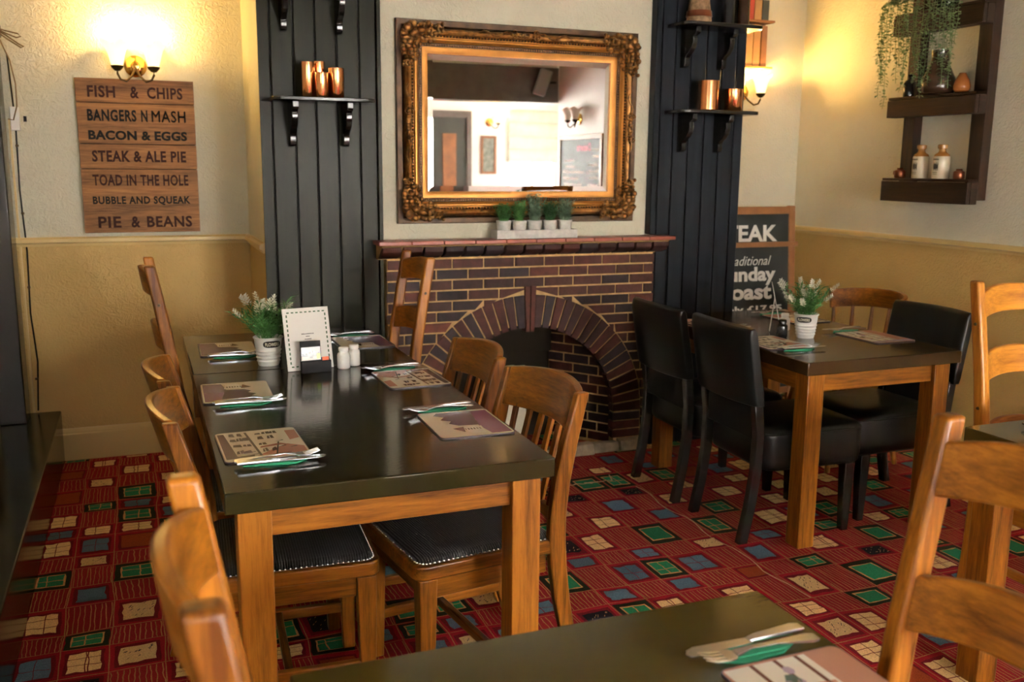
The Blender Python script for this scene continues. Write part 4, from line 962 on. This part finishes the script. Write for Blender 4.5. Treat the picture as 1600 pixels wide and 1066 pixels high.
# ------------------------------------------------------------------ table settings
PUR = (.085, .028, .055); CRM = (.66, .60, .45); WHT = (.72, .68, .58); PINK = (.45, .22, .15); BRN = (.13, .045, .03); LIL = (.40, .32, .42)
def mat_mesh(design):
    base = MB(); P0 = rpoly(-.1075, .1075, -.137, .137, .015, 4); base.prism(P0, 0, .004)
    top = MB(); 
    def poly(pts, col, lay):  # pts in 0..1 x 0..1 (u along x, v along y)
        top.add([((u-.5)*.211, (v-.5)*.270, .0042+lay*.00012) for u, v in pts], [tuple(range(len(pts)))], None, col)
    P1 = rpoly(-.1055, .1055, -.135, .135, .014, 4)
    back = {0: CRM, 1: CRM, 2: PINK}[design]
    top.add([(x, y, .0042) for x, y in P1], [tuple(range(len(P1)))], None, back)
    rr = random.Random(design)
    if design == 0:      # old inn with rows of windows
        poly([(.02, .08), (.02, .95), (.10, .95), (.16, .08)], PUR, 1)
        poly([(.30, .04), (.98, .04), (.98, .30), (.80, .42), (.62, .30)], PINK, 1); poly([(.86, .55), (.99, .6), (.99, .9), (.86, .9)], PINK, 1)
        poly([(.42, .06), (.45, .06), (.38, .95), (.35, .95)], BRN, 2); poly([(.60, .10), (.62, .10), (.72, .52), (.70, .52)], BRN, 2)
        for v0, us in ((.22, (.16, .24, .47, .58)), (.46, (.15, .27, .46)), (.66, (.14, .22, .29, .48, .60)), (.84, (.15, .25, .47, .56, .66))):
            for u0 in us:
                w_, h_ = rr.uniform(.055, .11), rr.uniform(.05, .13); a_ = jit(.03); poly([(u0, v0), (u0+w_, v0+a_), (u0+w_-.01, v0+h_+a_), (u0+.012, v0+h_*.8)], rr.choice((BRN, PUR, BRN)), 2)
                if rr.random() < .6: poly([(u0+w_*.4, v0), (u0+w_*.5, v0), (u0+w_*.5, v0+h_*.8), (u0+w_*.4, v0+h_*.8)], WHT, 3)
        poly([(.12, .04), (.34, .04), (.36, .16), (.13, .14)], BRN, 2); poly([(.46, .36), (.70, .40), (.84, .38), (.72, .47), (.47, .41)], mul(PINK, .7), 2)
        for k in range(7): u0, v0 = rr.uniform(.1, .8), rr.uniform(.08, .9); poly([(u0, v0), (u0+.12, v0+.02), (u0+.11, v0+.04)], BRN, 3)
    elif design == 1:    # gabled house against a pale sky
        poly([(.02, .06), (.02, .96), (.30, .96), (.33, .80), (.36, .60), (.30, .40), (.45, .06)], mul(PUR, 2.2), 1)
        poly([(.25, .05), (.34, .62), (.62, .60), (.72, .50), (.66, .42), (.78, .34), (.70, .24), (.82, .15), (.74, .05)], PUR, 2)
        poly([(.33, .66), (.62, .66), (.55, .92), (.36, .92)], WHT, 2); poly([(.58, .66), (.74, .70), (.62, .86)], BRN, 3)
        for k in range(6): u0 = .37+.04*k; poly([(u0, .72), (u0+.02, .72), (u0+.02, .78), (u0, .78)], BRN, 3)
    else:                # timbered front with a flower basket
        poly([(.30, .02), (.98, .02), (.98, .98), (.34, .98), (.30, .55)], WHT, 1)
        for u0 in (.36, .54, .74): poly([(u0, .02), (u0+.035, .02), (u0+.03, .98), (u0-.005, .98)], BRN, 2)
        for v0 in (.30, .62): poly([(.32, v0), (.98, v0-.03), (.98, v0), (.32, v0+.03)], mul(PINK, 1.2), 2)
        for k in range(16):
            u0, v0 = rr.uniform(.45, .85), rr.uniform(.12, .75); r = rr.uniform(.03, .07); poly([(u0+r*math.cos(a), v0+r*math.sin(a)) for a in (0, 1, 2, 3, 4, 5)], rr.choice(((.30, .18, .42), LIL, (.10, .16, .14), WHT)), 3)
        poly([(.02, .86), (.98, .86), (.98, .97), (.02, .97)], LIL, 2)
    return base.mesh('mat_base', 'mat_edge', 30), top.mesh('mat_print', 'printed', 0)
plain('mat_edge', (.05, .028, .035), .4)
MM = [mat_mesh(k) for k in range(3)]
def knife_mesh():
    k = MB(); k.sweep([(-.105, 0, .006), (-.09, 0, .0068), (-.02, 0, .006), (-.004, 0, .005)], [(-.0075, -.003), (.0075, -.003), (.0085, 0), (.0075, .003), (-.0075, .003), (-.0085, 0)], (0, 0, 1), scales=[.85, 1.05, .8, .6])
    k.prism([(-.006, -.005), (.09, -.010), (.105, -.006), (.112, .002), (.108, .009), (-.006, .008)], .0042, .0056); return k.mesh('knife', 'steel', 40)
def fork_mesh():
    k = MB(); k.sweep([(-.105, 0, .005), (-.09, 0, .006), (-.03, 0, .010), (.02, 0, .011), (.045, 0, .007)], [(-.007, -.0016), (.007, -.0016), (.007, .0016), (-.007, .0016)], (0, 0, 1), scales=[1.0, 1.3, .55, .5, .9])
    k.prism([(.044, -.006), (.052, -.0115), (.066, -.0125), (.066, .0125), (.052, .0115), (.044, .006)], .0045, .0066)
    for y in (-.0105, -.0035, .0035, .0105): k.sweep([(.065, y, .0055), (.085, y, .007), (.105, y*.95, .012)], [(-.0018, -.001), (.0018, -.001), (.0018, .001), (-.0018, .001)], (0, 0, 1), scales=[1, .95, .5])
    return k.mesh('fork', 'steel', 40)
def napkin_mesh():
    k = MB(); P = [(-.075, -.012), (-.01, -.026), (.050, -.034), (.082, -.004), (.045, .026), (-.03, .018)]; n = len(P)
    k.prism(P, 0, .0034)
    Q = [(-.05, -.018), (.03, -.030), (.055, .006), (-.04, .010)]; k.prism(Q, .0034, .0050)
    return k.mesh('napkin', 'green_napkin', 0)
KM, FM, NM = knife_mesh(), fork_mesh(), napkin_mesh()
def setting(x, y, rz, design, where, zt=.7705, mat=True, dy=-.150, tilt=0):
    Mx = Matrix.Translation((x, y, zt)) @ Matrix.Rotation(rz, 4, 'Z')
    def put(o, lx, ly, lz, a): o.matrix_world = Mx @ Matrix.Translation((lx, ly, lz)) @ Matrix.Rotation(a, 4, 'Z') @ Matrix.Diagonal((*o.scale, 1))
    if mat:
        p_ = thing('place_mat', 'printed place mat '+where, 'place mat', (0, 0, 0), 0, 'printed place mats'); put(p_, 0, 0, 0, tilt+random.uniform(-.03, .03))
        obj('base', MM[design][0], None, p_); obj('print', MM[design][1], None, p_)
    n_ = obj('napkin', NM, None); n_.scale = (1, .8, 1); put(n_, .01, dy-.012, 0, random.uniform(-.06, .06)); tag(n_, 'folded green paper napkin under cutlery '+where, 'napkin', 'green napkins')
    k_ = obj('knife', KM, None); k_.scale = (1, 1.3, 1.2); put(k_, .025, dy-.034, .0062, random.uniform(-.03, .04)); tag(k_, 'steel table knife on green napkin '+where, 'knife', 'table knives')
    f_ = obj('fork', FM, None); f_.scale = (1, 1.25, 1.1); put(f_, .02, dy-.004, .0066, random.uniform(0, .10)); tag(f_, 'steel fork on green napkin '+where, 'fork', 'table forks')
setting(.268, 2.480, 0, 0, 'at the near left of the long table')
setting(.263, 3.105, 0, 1, 'at the far left of the long table')
setting(.838, 2.500, PI, 1, 'at the near right of the long table')
setting(.848, 3.120, PI, 0, 'at the far right of the long table')
setting(.300, 3.870, 0, 1, 'at the left of the square table')
setting(.842, 3.850, PI, 1, 'at the right of the square table')
setting(2.475, 3.285, 0, 0, 'at the near left of the brown table')
setting(2.475, 3.800, 0, 0, 'at the far left of the brown table')
setting(3.000, 3.255, PI, 2, 'at the near right of the brown table')
setting(3.000, 3.800, PI, 0, 'at the far right of the brown table')
setting(.862, .945, PI, 2, 'on the foreground table', dy=-.150)
setting(2.53, 1.845, -PI/2, 0, 'on the olive table at the right edge', dy=-.15)

# ------------------------------------------------------------------ potted lavender, cards, shakers
def flower_pot(x, y, rz, label, seed, ang, s=1, zt=.7705):
    t_ = thing('flower_pot', label, 'potted plant', (x, y, zt), rz, 'artificial lavender in white pots')
    prof = [(0, 0), (.036, 0), (.038, .004)]
    for k in range(4): z = .012+k*.013; prof += [(.0378+z*.13, z), (.0412+z*.13, z+.0055), (.0378+z*.13, z+.011)]
    prof += [(.0470, .070), (.0500, .098), (.0535, .101), (.0540, .105), (.0515, .107), (.0490, .103), (.0470, .090), (0, .088)]
    obj('pot', MB().lathe(prof, 40), 'white_enamel', t_, smooth=50)
    # oval black plate following the pot
    lb = MB(); n = 24; c0 = R(ang); rows = []
    for i in range(n):
        a = 2*PI*i/n; u = .64*math.copysign(abs(math.cos(a))**.6, math.cos(a)); z = .084+.0125*math.copysign(abs(math.sin(a))**.7, math.sin(a)); r = .0475+(z-.0665)*.105+.0035
        rows.append((r*math.cos(c0+u), r*math.sin(c0+u), z))
    cen = (.0529*math.cos(c0), .0529*math.sin(c0), .084)
    lb.add(rows+[cen], [(i, (i+1) % n, n) for i in range(n)]); lo = obj('name_plate', lb, 'black_matt', t_, smooth=60)
    # lettering bent round the pot
    tx = text('lettering', 'FLOWERS', .048, .0125, Matrix.Identity(4), 'chalk_cream', lo, .0004, .01)
    for q in tx.data.vertices:
        u = q.co.x/.049; r = .0532+q.co.z; q.co = Vector((r*math.cos(c0+u), r*math.sin(c0+u), .084+q.co.y))
    rr = random.Random(seed); fo = MB()
    for k in range(34):
        a, tl = rr.uniform(0, 2*PI), rr.uniform(.05, .95); d = Vector((math.cos(a)*tl, math.sin(a)*tl, 1)).normalized(); L = rr.uniform(.09, .165)*s
        b0 = Vector((rr.uniform(-.025, .025), rr.uniform(-.025, .025), .09)); b1 = b0+d*L*.6; b2 = b0+d*L+Vector((d.x, d.y, -.1))*L*.16
        fo.tube([b0, b1, b2], [.0014, .0012, .0008], 4)
        for q in range(13):
            tt = .12+.86*q/13; p_ = b0.lerp(b1, min(1, tt/.6)) if tt < .6 else b1.lerp(b2, (tt-.6)/.4); a2 = rr.uniform(0, 2*PI)
            fo.leaf(p_, (math.cos(a2)+d.x, math.sin(a2)+d.y, .9), d, rr.uniform(.032, .06), .0085, None, .25)
        if k % 2 == 0:
            ax = (b2-b1).normalized(); bl = MB()
            for q in range(30):
                tt = q/30; a2 = q*2.4; off = ax.orthogonal().normalized(); off.rotate(Matrix.Rotation(a2, 3, ax)); rd = .0115*(1-.7*tt)
                bl.leaf(b2+ax*(tt*.044-.010)+off*rd*.45, off+ax*1.1, ax, .012, .008)
            obj('bloom', bl, 'bloom', t_, smooth=0)
    obj('foliage', fo, 'leaf_green', t_, smooth=0)
    return t_
flower_pot(.418, 3.520, 0, 'white ribbed pot of flowering lavender beside the menu card', 4, -80)
flower_pot(2.705, 3.355, 0, 'white ribbed pot of flowering lavender on the brown table', 9, -140)
def shaker(x, y, label, mat='white_ceramic'):
    o = obj('shaker', MB().lathe([(0, 0), (.020, 0), (.0235, .004), (.0235, .048), (.021, .056), (.0165, .060), (.0165, .064), (.018, .065), (.018, .076), (.015, .079), (0, .080)], 24), mat, smooth=50); o.location = (x, y, .7705); return tag(o, label, 'shaker', 'table shakers')
shaker(.666, 3.368, 'white ceramic shaker nearer the menu card on the long table')
shaker(.712, 3.408, 'white ceramic shaker farther right by the menu card')
shaker(2.735, 3.540, 'white ceramic shaker beside the lavender on the brown table')
shaker(2.606, 3.388, 'round black pepper shaker behind the card on the brown table', 'vase_black')
def menu_card(x, y, rz, label, holder=True):
    t_ = thing('menu_card', label, 'menu card', (x, y, .7705), rz, 'table menu cards')
    Lm = Matrix.Rotation(R(-13), 4, 'X')
    obj('card', MB().box(-.086, .086, 0, .003, .001, .226, Lm), 'white_plastic', t_, .0015)
    ds = MB()
    for k in range(9): u = -.066+k*.0165; ds.box(u-.0045, u+.0045, -.0008, 0, .208, .2125, Lm); ds.box(u-.0045, u+.0045, -.0008, 0, .0135, .018, Lm)
    for k in range(11):
        z = .030+k*.0168
        for s in (-1, 1): ds.box(s*.072-.0024, s*.072+.0024, -.0008, 0, z-.0048, z+.0048, Lm)
    obj('border_dashes', ds, 'leaf_dark', t_, smooth=0)
    ln = MB(); rr = random.Random(2)
    for z, n in ((.131, 9), (.122, 3), (.112, 5)):
        for k in range(n): u = (k-(n-1)/2)*.0052; ln.box(u-.0018, u+.0018, -.0007, 0, z-.0015, z+.0017*rr.uniform(.6, 1.2), Lm)
    obj('small_print', ln, 'ink_black', t_, smooth=0)
    obj('easel', MB().box(-.02, .02, .052, .055, 0, .15, Matrix.Rotation(R(6), 4, 'X')), 'white_plastic', t_)
    return t_
menu_card(.550, 3.378, R(10), 'white menu card with green dashed border standing on the long table')
lh = thing('leaflet_holder', 'small black holder with picture leaflets in front of the menu card', 'leaflet holder', (.560, 3.338, .7705), R(6))
obj('tray', MB().box(-.053, .053, -.014, -.011, 0, .042).box(-.053, .053, .007, .010, 0, .05).box(-.053, -.050, -.011, .007, 0, .042).box(.050, .053, -.011, .007, 0, .042).box(-.050, .050, -.011, .007, 0, .003), 'black_matt', lh, .001)
Lm = Matrix.Rotation(R(-8), 4, 'X')
lf = obj('leaflet', MB().box(-.052, .022, 0, .002, .004, .112, Lm), 'black_matt', lh)
pc = MB(); pc.box(-.049, .020, -.0006, 0, .043, .090, Lm, col=(.55, .58, .60)); pc.box(-.049, .020, -.0010, 0, .043, .060, Lm, col=(.36, .28, .18)); rr = random.Random(8)
for k in range(16): u = -.047+k*.0042; pc.box(u, u+.0035, -.0013, 0, .056, .064+rr.uniform(0, .016), Lm, col=rr.choice(((.05, .06, .06), (.10, .11, .10), (.03, .04, .05))))
pc.box(.006, .019, -.0016, 0, .047, .066, Lm, col=(.32, .48, .05)); pc.box(-.02, -.008, -.0016, 0, .050, .056, Lm, col=(.04, .03, .03))
obj('picture', pc, 'printed', lf, smooth=0)
plain('orange_card', (.70, .10, .01), .5); obj('orange_leaflet', MB().box(.026, .049, -.002, 0, .004, .052, Lm), 'orange_card', lh)
menu_card(2.682, 3.490, R(55), 'white menu card seen edge-on beside the lavender on the brown table')

# ------------------------------------------------------------------ what the mirror sees behind the camera
bm_ = struct('trim_6', MB().box(-1.7, RW, -.32, -.10, 2.13, 2.47), 'beam_paint', bevel=.004)
struct('wall_above_beam', MB().box(-1.7, RW, -.30, -.12, 2.47, CH), 'wall_white')
sp = thing('loudspeaker', 'grey wall loudspeaker on the dark beam, seen in the mirror', 'loudspeaker', (3.80, -.02, 2.32), R(15))
obj('cabinet', MB().prism([(-.06, -.13), (.05, -.13), (.075, .12), (-.035, .13)], -.06, .06, 'x', Matrix.Rotation(R(18), 4, 'Y')), 'grey_plastic', sp, .012)
obj('bracket', MB().box(.02, .14, -.06, -.03, -.01, .01), 'black_matt', sp)
db = thing('dessert_chalkboard', 'framed dessert chalkboard on the pale right wall, seen in the mirror', 'chalkboard', (RW-.002, .46, 1.10))
obj('panel', MB().box(-.012, -.001, -.44, .44, .0, .66), 'slate', db)
for z in (-.045, .66): obj('frame_rail', MB().box(-.024, -.001, -.485, .485, z, z+.045), 'frame_wood', db, .003)
for y in (-.485, .44): obj('frame_stile', MB().box(-.024, -.001, y, y+.045, 0, .66), 'frame_wood', db, .003)
text('lettering', 'Desserts', .30, .075, facing_left(-.0122, .08, .585), 'chalk_pink', db, .0006, .03)
ck = MB(); rr = random.Random(21)
for (y0, z, w_) in [(.40, .56, .14), (.40, .50, .13), (.40, .42, .2), (.40, .36, .2), (.40, .30, .18), (.40, .23, .2), (-.12, .46, .22), (-.12, .40, .20), (.10, .35, .48), (-.02, .29, .34), (.05, .23, .40), (-.18, .17, .18), (-.18, .12, .18)]:
    y = y0; 
    while y > y0-w_: L = rr.uniform(.012, .03); ck.box(-.0128, -.012, y-L, y, z-.010, z+rr.uniform(.004, .014)); y -= L+.004
obj('chalk_writing', ck, 'chalk_white', db, smooth=0)
wl = wall_lamp('unlit twin brass wall lamp over the dessert chalkboard, seen in the mirror', RW, 1.92, 0, lit=False); wl.location = (RW, .42, 1.95); wl.rotation_euler = (0, 0, R(-90))
wl = wall_lamp('lit brass wall lamp on the rear wall, seen in the mirror', 4.18, 2.08, 4, half=.09, n_arms=(-1,)); wl.location = (4.25, -2.8, 2.05); wl.rotation_euler = (0, 0, PI)
pf = thing('framed_picture', 'narrow wood-framed picture on the rear wall, seen in the mirror', 'picture', (4.24, -2.8, 1.40))
obj('print', MB().box(-.075, .075, .001, .010, .03, .45), 'picture_print', pf)
for x in (-.105, .075): obj('frame_stile', MB().box(x, x+.03, .001, .022, 0, .48), 'frame_wood', pf, .002)
for z in (0, .45): obj('frame_rail', MB().box(-.075, .075, .001, .022, z, z+.03), 'frame_wood', pf, .002)
bl = thing('roman_blind', 'pale green roman blind over the rear window, seen in the mirror', 'blind', (4.87, -2.79, 1.55))
for k in range(4): obj('fold', MB().prism([(0, .0), (.02, .02), (.028, .08), (.02, .16), (0, .17)], -.36, .36, 'x', Matrix.Translation((0, .004, k*.165))), 'blind_cloth', bl, smooth=60)
dr = struct('door_1', MB().box(3.30, 3.36, -2.8, -2.76, 0, 2.1).box(3.94, 4.0, -2.8, -2.76, 0, 2.1).box(3.30, 4.0, -2.8, -2.76, 2.1, 2.18), 'beam_paint')
obj('doorway', MB().box(3.36, 3.94, -2.799, -2.785, 0, 2.1), 'book_dark', dr)
obj('door_panel', MB().box(3.62, 3.80, -2.785, -2.77, .05, 1.9), 'frame_wood', dr, .004)
